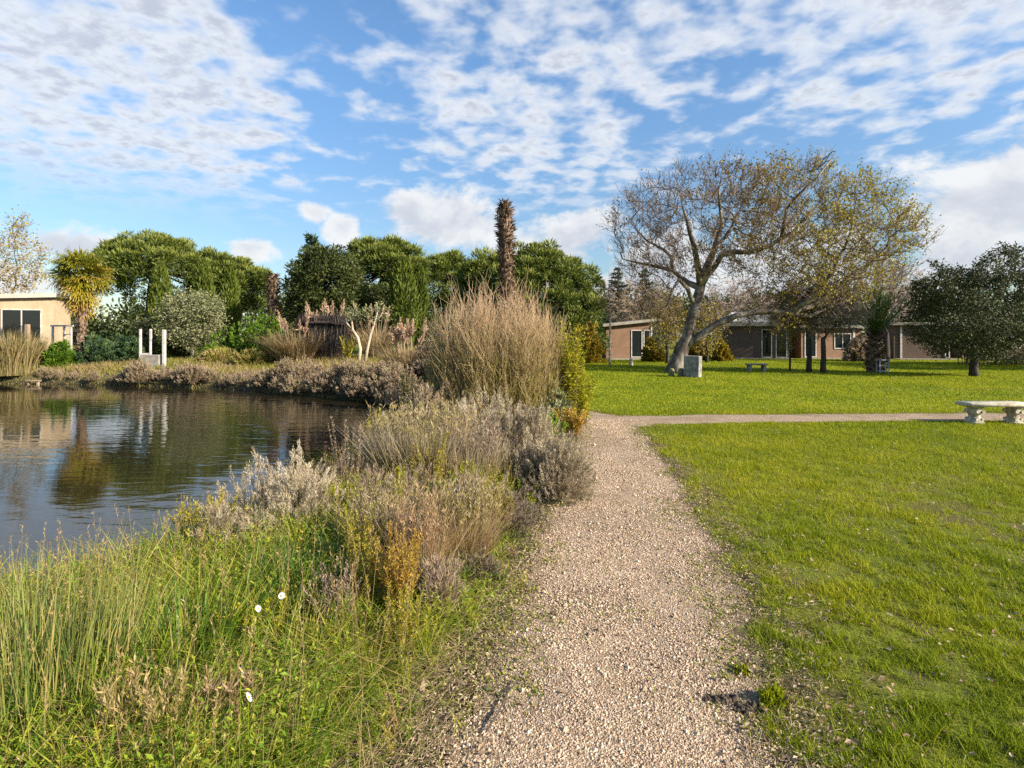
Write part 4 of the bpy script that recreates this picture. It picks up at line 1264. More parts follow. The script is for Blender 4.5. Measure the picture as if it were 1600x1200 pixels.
# olive-like dim shrubbery behind that tree
t = thing('hedge', 'pale olive hedge behind the dark evergreen tree', 'hedge', at(1585, 34)); rg = R(245); mb = MB()
P = ell(rg, 260, (0, 0, 1.4), (3.6, 1.4, 1.7), .4)
P[:, 2] = np.abs(P[:, 2])
crown_clump(mb, P, .42, 55, .17, .05, 246); mb.build('foliage', M['olive'], t)
ms = MB(); n = 80; B = np.stack([rg.uniform(-3, 3, n), rg.uniform(-.8, .8, n), np.zeros(n)], 1); segs(ms, B, B + np.stack([rg.normal(0, .3, n), rg.normal(0, .3, n), rg.uniform(1, 2.2, n)], 1), .03, .012, .5); ms.build('stems', M['stem'], t)

# date palm
t = thing('date_palm', 'stout date palm with upright fronds on lawn', 'palm', at(1368, 26.8)); rg = R(250)
mt = MB(); zz = np.linspace(0, 1.75, 12); tube(mt, np.stack([0 * zz, 0 * zz, zz], 1), .40 - .10 * (zz / 1.75) + .04 * np.sin(zz * 2.2), 14, rough=.12, seed=3); trk = mt.build('trunk', M['palmtrunk'], t)
mbx = MB(); n = 260; a = rg.uniform(0, 2 * PI, n); z = rg.uniform(.1, 1.8, n); D = np.stack([np.cos(a), np.sin(a), np.full(n, .9)], 1)
leaves(mbx, np.stack([np.cos(a) * (.40 - .055 * z), np.sin(a) * (.40 - .055 * z), z], 1), D, D * np.array([-1, -1, 1.2]), .2, .13, rg.random(n) * .6); mbx.build('leaf_bases', M['palmboot'], t)
mf = MB()
for f in range(30):
    az = f * 2.399; el = math.radians(87 - 52 * (f / 30) ** .8); L_ = 2.75 * rg.uniform(.85, 1.05)
    tt = np.linspace(0, 1, 9); ang = el - (.12 + .22 * (f / 30)) * tt ** 1.6
    dr = np.cumsum(np.cos(ang)) * L_ / 9; dz = np.cumsum(np.sin(ang)) * L_ / 9
    P = np.stack([dr * math.cos(az), dr * math.sin(az), 1.7 + dz], 1); P = np.concatenate([[[0, 0, 1.65]], P])
    tube(mf, P, np.linspace(.025, .006, len(P)), 4, cap=False, r=.35)
    for side in (-1, 1):
        k = 34; u = rg.uniform(.12, 1, k) * (len(P) - 1.01); i0 = u.astype(int); fr = (u - i0)[:, None]
        q = P[i0] * (1 - fr) + P[i0 + 1] * fr; tg = nrm(P[i0 + 1] - P[i0]); sd_ = np.array([-math.sin(az), math.cos(az), 0]) * side
        leaves(mf, q, tg * .9 + sd_ * .75 + np.array([0, 0, .15]), np.cross(tg, np.tile(sd_, (k, 1))), .30 * np.sin(np.clip(u / (len(P) - 1) * .9 + .1, 0, 1) * PI) + .08, .03, np.clip(rg.normal(.5, .25, k), 0, 1))
mf.build('fronds', M['phoenix'], t)
t = thing('metal_stand', 'small grey metal stand against date palm trunk', 'stand', at(1379, 25.9)); mb = MB()
for sx in (-.2, .2):
    for sy in (-.12, .12):
        box(mb, (sx, sy, .30), (.03, .03, .6))
for z in (.12, .36):
    box(mb, (0, -.12, z), (.37, .02, .03)); box(mb, (0, .12, z), (.37, .02, .03))
mb.build('frame', M['greymetal'], t); mb = MB(); box(mb, (0, 0, .62), (.46, .30, .04), bevel=.008); mb.build('top', M['greymetal'], t)

# ---- stone things
mb = MB(); box(mb, (0, 0, .42), (.66, .34, .92), bevel=.02); o = mb.build('stone_slab', M['stone'], loc=(gx(1082, 23.6), 23.6, 0)); o.rotation_euler = (0, .02, math.radians(-40))
tag(o, 'upright grey stone slab beside the leaning tree', 'stone slab')
for i, (x, Yt, h, lab) in enumerate(((1049, 24.3, .33, 'small mossy stone stump at left foot of leaning tree'), (1064, 24.0, .36, 'small mossy stone stump nearest the grey slab'))):
    mb = MB(); tube(mb, [(0, 0, -.05), (0, 0, .1), (.01, 0, h * .8), (.01, 0, h)], [.13, .13, .12, .07], 9, rough=.15, seed=i)
    tag(mb.build('stone_stump', M['mossstone'], loc=at(x, Yt)), lab, 'stone')
mb = MB(); tube(mb, [(0, 0, -.05), (0, 0, .2), (0, 0, .36), (0, 0, .42)], [.13, .12, .12, .05], 10, rough=.05)
tag(mb.build('bollard', M['benchstone'], loc=at(986, 33)), 'short pale bollard in front of the orange house', 'bollard')
t = thing('low_bench', 'low dark stone bench in tree shade', 'bench', at(1182, 27.0)); mb = MB(); box(mb, (0, 0, .36), (.95, .36, .08), bevel=.015); mb.build('seat', M['stone'], t)
for sx in (-.34, .34):
    mb = MB(); box(mb, (sx, 0, .16), (.14, .30, .32), bevel=.015); mb.build('leg', M['stone'], t)

# stone bench
t = thing('stone_bench', 'pale carved stone bench at edge of the gravel path', 'bench', (9.33, 11.02, 0)); mb = MB()
box(mb, (0, 0, .385), (1.20, .40, .075), bevel=.018); mb.build('seat', M['benchstone'], t, True)
prof = [(.0, .135), (.045, .135), (.055, .120), (.085, .112), (.12, .092), (.155, .078), (.18, .082), (.215, .105), (.255, .122), (.285, .118), (.30, .098), (.318, .098), (.322, .13), (.349, .13)]
for sx in (-.375, .375):
    mb = MB(); V = []; q = []
    for z, w in prof:
        for cx, cy in ((-1, -.86), (-.86, -1), (-.3, -1), (.3, -1), (.86, -1), (1, -.86), (1, .86), (.86, 1), (-.86, 1), (-1, .86)):
            bul = .012 * math.cos(cx * 3.2) if abs(cy) == 1 else 0
            V.append((cx * w * .72, cy * (w * 1.15 + bul), z))
    for i in range(len(prof) - 1):
        for j in range(10):
            q.append((i * 10 + j, i * 10 + (j + 1) % 10, i * 10 + 10 + (j + 1) % 10, i * 10 + 10 + j))
    V = np.array(V) + np.array([sx, 0, 0]); mb.add(V, [np.array(q), np.array([[len(prof) * 10 - 10 + j for j in range(10)]]), np.array([[9 - j for j in range(10)]])])
    for sy in (-1, 1):           # carved scrolls
        for zc, rr in ((.25, .035), (.10, .028)):
            for ssx in (-1, 1):
                c = np.array([sx + ssx * .055, sy * (.112 if zc < .2 else .132), zc]); tube(mb, [c - np.array([0, .03, 0]), c + np.array([0, .03, 0])], [rr, rr * .85], 10)
    mb.build('leg', M['benchstone'], t)


# ------------------------------------------------------------------ houses
def opening(par, u0, u1, z0, z1, y, name, panes=2, fr=.055):
    """a window or glazed door standing 4 cm proud of the wall face at local y"""
    mb = MB(); w = u1 - u0; h = z1 - z0; uc = (u0 + u1) / 2; zc = (z0 + z1) / 2
    box(mb, (uc, y - .03, z1 - fr / 2), (w, .06, fr)); box(mb, (uc, y - .03, z0 + fr / 2), (w, .06, fr))
    for i in range(panes + 1):
        box(mb, (u0 + fr / 2 + (w - fr) * i / panes, y - .03, zc), (fr, .056, h - 2 * fr))
    o = mb.build(name, M['white'], par)
    for i in range(panes):
        a = u0 + fr + (w - fr) * i / panes; b = u0 + (w - fr) * (i + 1) / panes
        mg = MB(); box(mg, ((a + b) / 2, y - .012, zc), (b - a, .02, h - 2 * fr)); mg.build('pane', M['glass'], o)
    return o


def house(name, label, loc, rz, W, D, zl, zr, wallm, openings, roofm='roofgrey', over=.35, extra=None, fascia_h=.16):
    t = thing(name, label, 'house', loc, rz)
    mb = MB(); x = W / 2
    V = [(-x, 0, -.3), (x, 0, -.3), (x, D, -.3), (-x, D, -.3), (-x, 0, zl), (x, 0, zr), (x, D, zr), (-x, D, zl)]
    mb.add(V, np.array([[3, 2, 1, 0], [4, 5, 6, 7], [0, 1, 5, 4], [1, 2, 6, 5], [2, 3, 7, 6], [3, 0, 4, 7]])); mb.build('wall', M[wallm], t)
    mb = MB(); sl = (zr - zl) / W; e = x + over
    def rz_(u): return zl + (u + x) * sl + .004
    V = [(-e, -over, rz_(-e)), (e, -over, rz_(e)), (e, D + over, rz_(e)), (-e, D + over, rz_(-e))]
    V = V + [(a, b, c + fascia_h) for a, b, c in V]
    mb.add(V, np.array([[3, 2, 1, 0], [4, 5, 6, 7], [0, 1, 5, 4], [1, 2, 6, 5], [2, 3, 7, 6], [3, 0, 4, 7]])); rf = mb.build('roof', M[roofm], t)
    mb = MB(); y = -over - .012
    V = [(-e - .01, y - .01, rz_(-e) - .02), (e + .01, y - .01, rz_(e) - .02), (e + .01, y + .01, rz_(e) - .02), (-e - .01, y + .01, rz_(-e) - .02)]
    V = V + [(a, b, c + fascia_h + .04) for a, b, c in V]
    mb.add(V, np.array([[3, 2, 1, 0], [4, 5, 6, 7], [0, 1, 5, 4], [1, 2, 6, 5], [2, 3, 7, 6], [3, 0, 4, 7]])); mb.build('fascia', M['fascia' if wallm == 'stucco' else 'eaves'], rf)
    mb = MB(); box(mb, (0, -.62, .03), (W + .2, 1.2, .10)); mb.build('terrace', M['concrete'], t)
    for o in openings:
        opening(t, *o[:4], 0, o[4], o[5])
    return t


Yh = 42.0
def hs(x): return gx(x, Yh)
t = house('brick_house', 'small orange brick house with sloping flat roof left of leaning tree', (hs(983), Yh, 0), math.radians(8), 3.5, 5, 2.42, 2.78, 'brick_a', [(.15, 1.0, .12, 2.15, 'glass_door', 1), (1.1, 1.62, .12, 2.15, 'glass_door', 1)])
mb = MB(); box(mb, (1.70, -.05, 1.25), (.10, .10, 2.3)); mb.build('white_post', M['white'], t)
t = house('brick_house', 'brown brick house in shade with grey roof and roof light', (hs(1183), Yh, 0), math.radians(-20), 4.4, 5, 2.45, 2.45, 'brick_shaded', [(.30, 1.0, .12, 2.2, 'glass_door', 1), (1.25, 2.0, .12, 2.2, 'glass_door', 1)], over=.3)
mb = MB(); V = [(-2.3, -.05, 2.66), (2.3, -.05, 2.66), (2.1, 3.2, 3.55), (-1.7, 3.2, 3.55)]; V += [(a, b + .02, c + .08) for a, b, c in V]
mb.add(V, np.array([[3, 2, 1, 0], [4, 5, 6, 7], [0, 1, 5, 4], [1, 2, 6, 5], [2, 3, 7, 6], [3, 0, 4, 7]])); up_ = mb.build('pitched_roof', M['roofgrey'], t)
mb = MB(); V = [(-2.25, -.08, 2.76), (-1.45, -.08, 2.76), (-1.2, 2.6, 3.50), (-1.75, 2.6, 3.50)]; V += [(a, b, c + .05) for a, b, c in V]
mb.add(V, np.array([[3, 2, 1, 0], [4, 5, 6, 7], [0, 1, 5, 4], [1, 2, 6, 5], [2, 3, 7, 6], [3, 0, 4, 7]])); mb.build('roof_light', M['white'], up_)
t = house('brick_house', 'long orange brick house behind the two bare trees', (hs(1305), Yh + .5, 0), math.radians(4), 4.7, 5, 2.3, 2.3, 'brick_a', [(.2, 1.5, .75, 1.9, 'window', 2), (-2.1, -1.2, .12, 2.1, 'glass_door', 1)])
mb = MB(); box(mb, (1.72, -.04, 1.2), (.14, .08, 2.1)); mb.build('white_post', M['white'], t)
t = house('brick_house', 'brown brick house partly hidden by dark evergreen tree', (hs(1425), Yh - 1, 0), math.radians(-12), 3.6, 5, 2.5, 2.5, 'brick_shaded', [(1.45, 1.75, .12, 2.1, 'glass_door', 1)])
mb = MB(); box(mb, (-1.35, -.04, 1.25), (.12, .08, 2.3)); mb.build('white_post', M['white'], t)
t = house('brick_house', 'brown house at far edge behind olive hedge', (hs(1570), Yh, 0), math.radians(-5), 6, 5, 2.5, 2.5, 'brick_shaded', [(-2, -.6, .8, 1.9, 'window', 2), (.4, 1.8, .8, 1.9, 'window', 2)])
Yl = 34.0
t = house('rendered_house', 'ochre rendered house with white framed window beyond the pond', (-30.4, 33.6, .35), math.radians(20), 5.4, 2.8, 3.45, 3.7, 'stucco', [(.2, 2.15, .75, 2.95, 'window', 2)], over=.25, fascia_h=.22)
t = thing('pergola', 'white garden pergola between ochre house and fan palm', 'pergola', at(97, 32.0)); mb = MB()
for sx in (-.52, .12, .5):
    mb = MB(); box(mb, (sx, 0, .9), (.09, .09, 2.3)); mb.build('post', M['white'], t)
mb = MB(); box(mb, (0, 0, 2.09), (1.25, .10, .09)); box(mb, (.32, 0, 1.6), (.3, .06, .07)); mb.build('beam', M['white'], t)

# ------------------------------------------------------------------ far bank furniture
Yp = 28.6
t = thing('white_trestle', 'two white posts joined by a low bar on far bank', 'posts', at(227, Yp))
for x in (219.5, 235.5):
    mb = MB(); box(mb, (gx(x, Yp) - gx(227, Yp), 0, 1.0), (.095, .095, 2.05), bevel=.01); mb.build('post', M['white'], t)
mb = MB(); box(mb, (0, 0, .78), (.40, .07, .08)); mb.build('bar', M['white'], t)
t = thing('white_post', 'single white post standing right of the concrete block', 'post', at(256.5, Yp - .3)); mb = MB(); box(mb, (0, 0, .98), (.135, .135, 2.0), bevel=.012); mb.build('shaft', M['white'], t)
mb = MB(); box(mb, (0, 0, .04), (.26, .26, .12), bevel=.012); mb.build('base', M['white'], t)
mb = MB(); box(mb, (0, 0, .36), (.95, .6, .75), bevel=.02)
tag(mb.build('concrete_block', M['concrete'], loc=at(239, Yp - .1)), 'grey concrete block between the white posts on far bank', 'block')
mb = MB(); box(mb, (0, 0, 1.0), (.17, .17, 2.6), bevel=.02); tag(mb.build('wooden_post', M['wood'], loc=at(43, 28.4)), 'tall weathered wooden post among reeds at the water', 'post')
mb = MB(); box(mb, (0, 0, .12), (.62, .22, .06), bevel=.012); box(mb, (-.22, 0, -.1), (.07, .12, .38)); box(mb, (.22, 0, -.1), (.07, .12, .38))
tag(mb.build('landing_plank', M['wood'], loc=(gx(55, 27.1), 27.0, WL + .05)), 'low wooden landing plank at foot of wooden post', 'plank')


# ------------------------------------------------------------------ far bank plants
def shore(x):
    """where the sight line through photo column x meets the far waterline"""
    yy = np.linspace(14, 30, 400); xx = gx(x, yy); s_ = pond_sd(xx, yy)
    ins = np.where(s_ < 0)[0]
    return yy[ins[-1]] if len(ins) else 17.0


GB = 'grey brown shrubs along the far bank'
LB = 'low grey brown shrub in the row overhanging far pond bank'
proto = []
for i in range(3):
    xx = (225, 470, 300)[i]; Ys = shore(xx)
    t = thing('bank_shrub', LB, 'shrub', at(xx, Ys + .45, -.1), group=GB)
    dome_shrub(t, .82, .82, 380, 34, .09, .02, 'bankshrub', seed=300 + i, ns=80, lump=.35, stem='darktwig', spike=.22); proto.append(t)
rg = R(305)
for i, xx in enumerate((205, 255, 278, 330, 440, 500, 522, 548, 572, 598, 618, 640, 455, 535, 585, 352, 378, 402, 422, 312, 180, 150, 118, 90, 66, 487, 560, 608, 630)):
    Ys = shore(xx)
    back = .35 + (.7 if i in (12, 13, 14, 25, 26, 27, 28) else 0) + rg.uniform(0, .25)
    dup(proto[i % 3], at(xx, Ys + back, -.02), rg.uniform(0, 6.2), rg.uniform(.62, .92) * (1.0 if xx > 430 else (.78 if xx > 200 else .55)))

rg = R(310); mb = MB(); n = 150000
x = rg.uniform(-38, -1.8, n); y = rg.uniform(16, 36, n)
sd = pond_sd(x, y)
k = (sd > -.05) & (sd < 9) & (y > 15 + 0 * x) & (x < -1.5 - (y - 16) * .1) & (x > -1.05 * y) & ((y > 21) | (sd < 5) )
x, y, sd = x[k], y[k], sd[k]
cl = fbm(x * .5, y * .5, 311)
k = rg.random(len(x)) < (.25 + 1.1 * cl) * (1 - .45 * smooth((sd - 3) / 4)); x, y, sd, cl = x[k], y[k], sd[k], cl[k]; n = len(x)
blades(mb, np.stack([x, y, hgt(x, y, sd) - .02], 1), (.10 + .42 * cl * smooth((sd - .3) / 1.2)) * rg.uniform(.6, 1.4, n), .022 * rg.uniform(.6, 1.4, n), rg.uniform(0, 2 * PI, n), rg.uniform(.05, .6, n), rg.uniform(0, .6, n),
       np.clip(.5 + 1.5 * (fbm(x * .35, y * .35, 312) - .5) + rg.normal(0, .2, n), 0, 1))
tag(mb.build('far_bank_grass', M['farbank']), 'golden rough grass covering the far bank of pond', kind='stuff')


def tuft(name, label, cat, x, Y, dz=0.0, group=None):
    return thing(name, label, cat, at(x, Y, dz), group=group)


t = tuft('reed_clump', 'tan reed clump at far water edge left of wooden post', 'reeds', 18, 28.0)
grass_clump(t, 1300, 2.3, .85, 'pampas', .03, 320, .22, curl=.35)
t = tuft('reed_clump', 'short tan reeds just right of the wooden post', 'reeds', 62, 29.3)
grass_clump(t, 500, 1.6, .5, 'pampas', .03, 321, .3, curl=.35)
for i, (x, Yt, Rx, H_, mat, lab) in enumerate((
        (60, 29.6, .75, 1.15, 'bluebush', 'dark green bush low behind the wooden post'),
        (98, 29.2, .65, 1.3, 'brightbush', 'yellow green bush left of the fan palm trunk'),
        (150, 30.0, 1.0, 1.6, 'bluebush', 'dark blue green bush right of the fan palm trunk'),
        (190, 30.6, 1.05, 1.5, 'bluebush', 'dark bush directly behind left of white frame'),
        (228, 33.5, .7, 2.6, 'olive', 'pale spiky bush rising behind the white frame'),
        (272, 33.0, .9, 2.0, 'oak', 'dull green bush behind the single white post'),
        (380, 33.5, 2.3, 2.7, 'brightbush', 'bright green spreading bush right of the olive shrub'),
        (425, 31.5, 1.0, 2.2, 'brightbush', 'bright green bush left of dry pampas clump'),
        (345, 30.4, 1.2, .75, 'farbank', 'low yellow bush in front of bright green bush'),
        (405, 29.3, 1.4, .7, 'farbank', 'low yellow flowering bush left of pampas foot'),
        (676, 22.5, .9, 1.3, 'darktwig', 'dark brown bush behind small pampas clump'),
        (705, 20.0, 1.0, 1.6, 'oak', 'dull green bush behind left of tan bush'))):
    t = tuft('bush', lab, 'bush', x, Yt)
    dome_shrub(t, Rx, H_, 380, 30, .16, .05, mat, seed=330 + i, ns=60, upw=.4)
Yt = 32.5
t = tuft('olive_shrub', 'round grey green olive shrub above the white posts', 'shrub', 300, Yt); rg = R(345)
A = ell(rg, 420, (0, 0, 2.2), (1.75, 1.5, 1.75), .4)
bare_tree(t, [(0, 0, 0), (.03, 0, .35), (.05, 0, .7)], [.12, .11, .10], A, 346, .24, 3, .4, .008, .5, 'palebark', 'greytwig', 2.2, .3, 'olive', 4.2, .15)

# pampas clumps
def pampas(t, H, Rb, n, plumes, seed, plen=.5):
    rg = R(seed)
    grass_clump(t, n, H * .9, Rb, 'pampas', .03, seed, .6, curl=.8, tm=.8)
    for i in range(plumes):
        a = rg.uniform(0, 2 * PI); r0 = Rb * rg.random() * .7; b = np.array([r0 * math.cos(a), r0 * math.sin(a), .2]); l = rg.uniform(.1, .34) * H
        tp = b + np.array([l * math.cos(a), l * math.sin(a), H * rg.uniform(.72, 1.05)])
        m_ = MB(); tube(m_, [b, b * .5 + tp * .5 + np.array([0, 0, .05]), tp], [.014, .012, .008], 4)
        k = 90; f = rg.random(k)[:, None]
        d0 = nrm(tp - b)
        leaves(m_, tp - d0 * plen * .3 + d0 * f * plen, d0 * 1.1 + rg.normal(0, .4, (k, 3)), rg.normal(0, 1, (k, 3)), .24 * (1.2 - f[:, 0]), .06, rg.random(k), .5)
        m_.build('plume', M['plume'], t)


t = tuft('pampas_grass', 'tall dry pampas clump left of the dark thatched shelter', 'pampas grass', 466, 29.5); pampas(t, 2.1, .85, 1700, 18, 350, .65)
t = tuft('pampas_grass', 'small pampas clump with upright plumes near pale stemmed tree', 'pampas grass', 636, 23.2); pampas(t, 1.75, .5, 900, 18, 351, .6)
t = tuft('pampas_grass', 'pampas plumes rising behind the dark thatched shelter', 'pampas grass', 508, 32.2, .1); pampas(t, 2.5, .9, 800, 14, 352, .6)
t = tuft('pampas_grass', 'pampas plumes beside right branch of pale stemmed tree', 'pampas grass', 588, 30.5); pampas(t, 2.5, .5, 500, 8, 353, .6)

# thatched shelter
Yt = 30.2; s = Yt / F
t = tuft('thatched_shelter', 'dark shaggy thatched shelter among dry pampas', 'shelter', 512, Yt, .3); rg = R(355)
for sx in (-.9, .9):
    for sy in (-.5, .5):
        mb = MB(); tube(mb, [(sx, sy, -.1), (sx, sy, 1.6)], [.05, .05], 7); mb.build('post', M['darkbark'], t)
mb = MB(); n = 9500
u = rg.uniform(-1.25, 1.25, n); v = rg.uniform(-.85, .85, n); topz = 2.15 - .28 * (np.abs(v) / .85) - .12 * (u / 1.25) ** 2
k = rg.random(n) < .6
lp = np.where(k[:, None], np.stack([u, np.where(rg.random(n) < .7, -.85, .85) + rg.normal(0, .05, n), 1.75 + rg.normal(0, .24, n)], 1), np.stack([u, v, topz], 1))
D = np.where(k[:, None], np.stack([rg.normal(0, .08, n), rg.normal(-.05, .06, n), -np.ones(n)], 1), np.stack([rg.normal(0, .2, n), np.sign(v) * .9, -np.full(n, .35)], 1))
leaves(mb, lp, D, rg.normal(0, 1, (n, 3)) + np.array([0, -1.5, .5]), np.where(k, rg.uniform(.5, 1.6, n), .5), .034, rg.random(n) ** 1.6)
mb.build('thatch', M['thatch'], t)

# pale stemmed small tree
Yt = 27.5; s = Yt / F
t = tuft('pale_tree', 'small crooked tree with two pale bare stems', 'tree', 563, Yt)
def q_(x, y, d=0): return ((x - 563) * s, d, gz(y, Yt) - t.location[2])
mb = MB()
tube(mb, [q_(560, 570), q_(563, 545), q_(559, 528), q_(551, 515), q_(549, 498), q_(553, 486)], [.09, .08, .07, .06, .05, .03], 7, rough=.12)
tube(mb, [q_(570, 568), q_(574, 545), q_(579, 522), q_(585, 505), q_(590, 486), q_(588, 472)], [.08, .07, .065, .055, .045, .02], 7, rough=.12)
tube(mb, [q_(585, 505), q_(596, 492), q_(601, 476)], [.045, .035, .015], 6); tube(mb, [q_(596, 492), q_(606, 489)], [.025, .01], 5)
tube(mb, [q_(551, 515), q_(540, 503), q_(532, 500)], [.04, .03, .01], 5); tube(mb, [q_(550, 498), q_(543, 488)], [.03, .01], 5)
mb.build('trunk', M['palebark'], t, True)
rg = R(360); mb = MB(); P = np.concatenate([ell(rg, 26, q_(553, 490), (.55, .5, .4), .1), ell(rg, 22, q_(590, 488), (.7, .5, .5), .1)])
crown_clump(mb, P, .2, 14, .15, .05, 361); mb.build('crown', M['olive'], t)
t = tuft('shrub', 'small yellowish shrub at foot of the pale stemmed tree', 'shrub', 543, 28.2); spire_plant(t, 16, 1.4, .15, .45, 'golden', .14, .05, 30, 362)

# fan palm beyond the pond
Yt = 30.0; s = Yt / F
t = tuft('fan_palm', 'fan palm with yellowing crown beyond the pond', 'palm', 124, Yt); rg = R(370); z0 = float(t.location[2])
zt = gz(432, Yt) - z0
mb = MB(); zz = np.linspace(0, zt, 16); tube(mb, np.stack([.12 * np.sin(zz * .5), 0 * zz, zz], 1), .20 + .10 * smooth((zz - 1.5) / 2), 10, rough=.18, seed=2); mb.build('trunk', M['palmtrunk'], t)
mb = MB(); n = 420; a = rg.uniform(0, 2 * PI, n); z = rg.uniform(.8, zt, n); D = np.stack([np.cos(a), np.sin(a), rg.uniform(-1.5, .7, n)], 1)
leaves(mb, np.stack([np.cos(a) * .22 + .1, np.sin(a) * .22, z], 1), D, D * np.array([-1, -1, 1]), rg.uniform(.15, .4, n), .08, rg.random(n)); mb.build('leaf_bases', M['palmboot'], t)
mf = MB()
for f in range(84):
    az = f * 2.399; u = f / 83; el = math.radians(88 - 165 * u ** .85) + rg.normal(0, .12); pl = rg.uniform(.65, 1.2) * (1 - .25 * (u > .75))
    d = np.array([math.cos(az) * math.cos(el), math.sin(az) * math.cos(el), math.sin(el)]); c0 = np.array([.12, 0, zt + .2 - 3.2 * max(0, u - .66)]); c1 = c0 + d * pl * .8 + np.array([0, 0, -.12])
    tube(mf, [c0, c1], [.018, .010], 4, cap=False, r=.45)
    sv = nrm(np.array([-math.sin(az), math.cos(az), 0]) + rg.normal(0, .35, 3)); nv = nrm(np.cross(sv, d)); k = 24; th = np.linspace(-1.9, 1.9, k)
    D = np.outer(np.cos(th), d) + np.outer(np.sin(th), sv) + rg.normal(0, .10, (k, 3)) + np.array([0, 0, -.22])
    tn_ = np.clip(.10 + .70 * u ** 1.7 + rg.normal(0, .14, k) + (.45 if rg.random() < .14 else 0), 0, 1)
    L_ = rg.uniform(.55, .88, k)
    leaves(mf, np.tile(c1, (k, 1)), D, np.tile(nv, (k, 1)), L_, .075, tn_, fold=.2)
    e = c1 + nrm(D) * L_[:, None] * .85
    leaves(mf, e, nrm(D) * .6 + np.array([0, 0, -.8]), np.tile(nv, (k, 1)), .2, .04, tn_)
mf.build('fronds', M['fan'], t)


# dead palm trunks
def dead_palm(t, H, r0, r1, seed, spikes=900, L=.22, leafy=0):
    rg = R(seed)
    mb = MB(); zz = np.linspace(0, H, 26); rr = r0 + (r1 - r0) * (zz / H) + .03 * np.sin(zz * 3.1); rr[-1] *= .5
    tube(mb, np.stack([.05 * np.sin(zz * .7), .03 * np.sin(zz), zz], 1), rr, 14, rough=.14, seed=seed); mb.build('trunk', M['palmtrunk'], t)
    mb = MB(); n = spikes; z = H * rg.random(n) ** .75; a = rg.uniform(0, 2 * PI, n); rad = np.interp(z, zz, rr)
    P = np.stack([np.cos(a) * rad * .95 + .05 * np.sin(z * .7), np.sin(a) * rad * .95, z], 1)
    D = np.stack([np.cos(a), np.sin(a), rg.normal(.75, .5, n)], 1)
    leaves(mb, P, D, D * np.array([-1, -1, 1.3]), L * rg.uniform(.45, 1.25, n), L * .42, rg.random(n), fold=.25)
    n = spikes; z = H * rg.random(n); a = rg.uniform(0, 2 * PI, n); rad = np.interp(z, zz, rr)
    P = np.stack([np.cos(a) * rad, np.sin(a) * rad, z], 1); D = np.stack([np.cos(a) * .5, np.sin(a) * .5, -np.ones(n)], 1) + rg.normal(0, .3, (n, 3))
    leaves(mb, P, D, np.stack([np.cos(a), np.sin(a), 0 * a], 1), L * rg.uniform(.6, 1.4, n), L * .12, rg.random(n))
    mb.build('leaf_bases', M['palmboot'], t)


t = tuft('dead_palm', 'tall headless shaggy palm trunk behind the tan bush', 'palm trunk', 790, 16.0); dead_palm(t, gz(318, 16) + .0, .135, .165, 380, 1100, .2)
t = tuft('dead_palm', 'far headless palm stump between the umbrella pines', 'palm trunk', 427, 38.0); dead_palm(t, gz(430, 38) - .4, .24, .30, 381, 600, .35)


# ------------------------------------------------------------------ pines and other background trees
def pine(t, cx, cz, rx, ry, rz, tr, puffs, seed, mat='pine', low=-.15, pr=.62, per=150, L=.36, W=.075, hang=0.0):
    """umbrella pine: tr trunk points, crown of needle puffs over a dome centred (cx,0,cz)"""
    rg = R(seed); mt = MB()
    d = nrm(rg.normal(0, 1, (puffs, 3))); d[:, 2] = np.abs(d[:, 2]); fl = rg.random(puffs) < .22; d[fl, 2] *= low * 2; d = nrm(d)
    u = 1 - .30 * rg.random(puffs) ** 1.5
    u *= .86 + .28 * fbm(d[:, 0] * 2.2 + seed, d[:, 1] * 2.2 + d[:, 2] * 2.2, seed, 3)
    c = np.array([cx, 0, cz]); P = c + d * u[:, None] * np.array([rx, ry, rz])
    tube(mt, tr, np.linspace(.30, .20, len(tr)), 9, rough=.12, seed=seed)
    top = np.array(tr[-1])
    for i in rg.choice(puffs, min(46, puffs), replace=False):
        mid = top + (P[i] - top) * .5 + np.array([0, 0, -.35 * abs(P[i][0] - top[0]) * .3]) + rg.normal(0, .15, 3)
        tube(mt, [top + rg.normal(0, .1, 3), mid, P[i]], [.11, .07, .03], 5, cap=False)
    mt.build('trunk', M['darkbark'], t, True)
    mb = MB(); dd = nrm(rg.normal(0, 1, (puffs * per, 3)))
    dd = nrm(dd + np.repeat(d, per, 0) * .45 + np.array([0, 0, .25 - hang]))
    o = dd * (pr * np.repeat(rg.uniform(.55, 1.35, puffs), per) * (.45 + .55 * rg.random(puffs * per)))[:, None] * np.array([1, 1, .8 + hang])
    PP = np.repeat(P * 1.0, per, 0) + o
    D = dd + np.array([0, 0, .35 - 1.2 * hang]) + rg.normal(0, .3, (puffs * per, 3))
    tb = np.clip(rg.normal(.45, .22, puffs), 0, 1)
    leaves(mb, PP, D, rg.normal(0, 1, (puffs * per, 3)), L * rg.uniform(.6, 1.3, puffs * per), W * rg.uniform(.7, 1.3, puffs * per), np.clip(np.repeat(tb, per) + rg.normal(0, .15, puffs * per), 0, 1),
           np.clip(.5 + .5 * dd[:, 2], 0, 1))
    mb.build('crown', M[mat], t)


def bgpine(x, Y, topy, halfw, midy, label, seed, puffs=190, trunk_x=None, mat='pine', ry=None, low=-.12, hang=0.0, **kw):
    s = Y / F; t = tuft('umbrella_pine' if mat == 'pine' else 'pine_tree', label, 'tree', x if trunk_x is None else trunk_x, Y)
    ox = 0 if trunk_x is None else (x - trunk_x) * s; z0 = float(t.location[2])
    cz = gz(midy, Y) - z0; rz = (midy - topy) * s
    pine(t, ox, cz, halfw * s, ry or halfw * s * .8, rz, [(0, 0, -.2), (.1, 0, cz * .4), (ox * .3, 0, cz * .8), (ox * .55, 0, cz + rz * .1)], puffs, seed, mat, low, hang=hang, **kw)
    return t


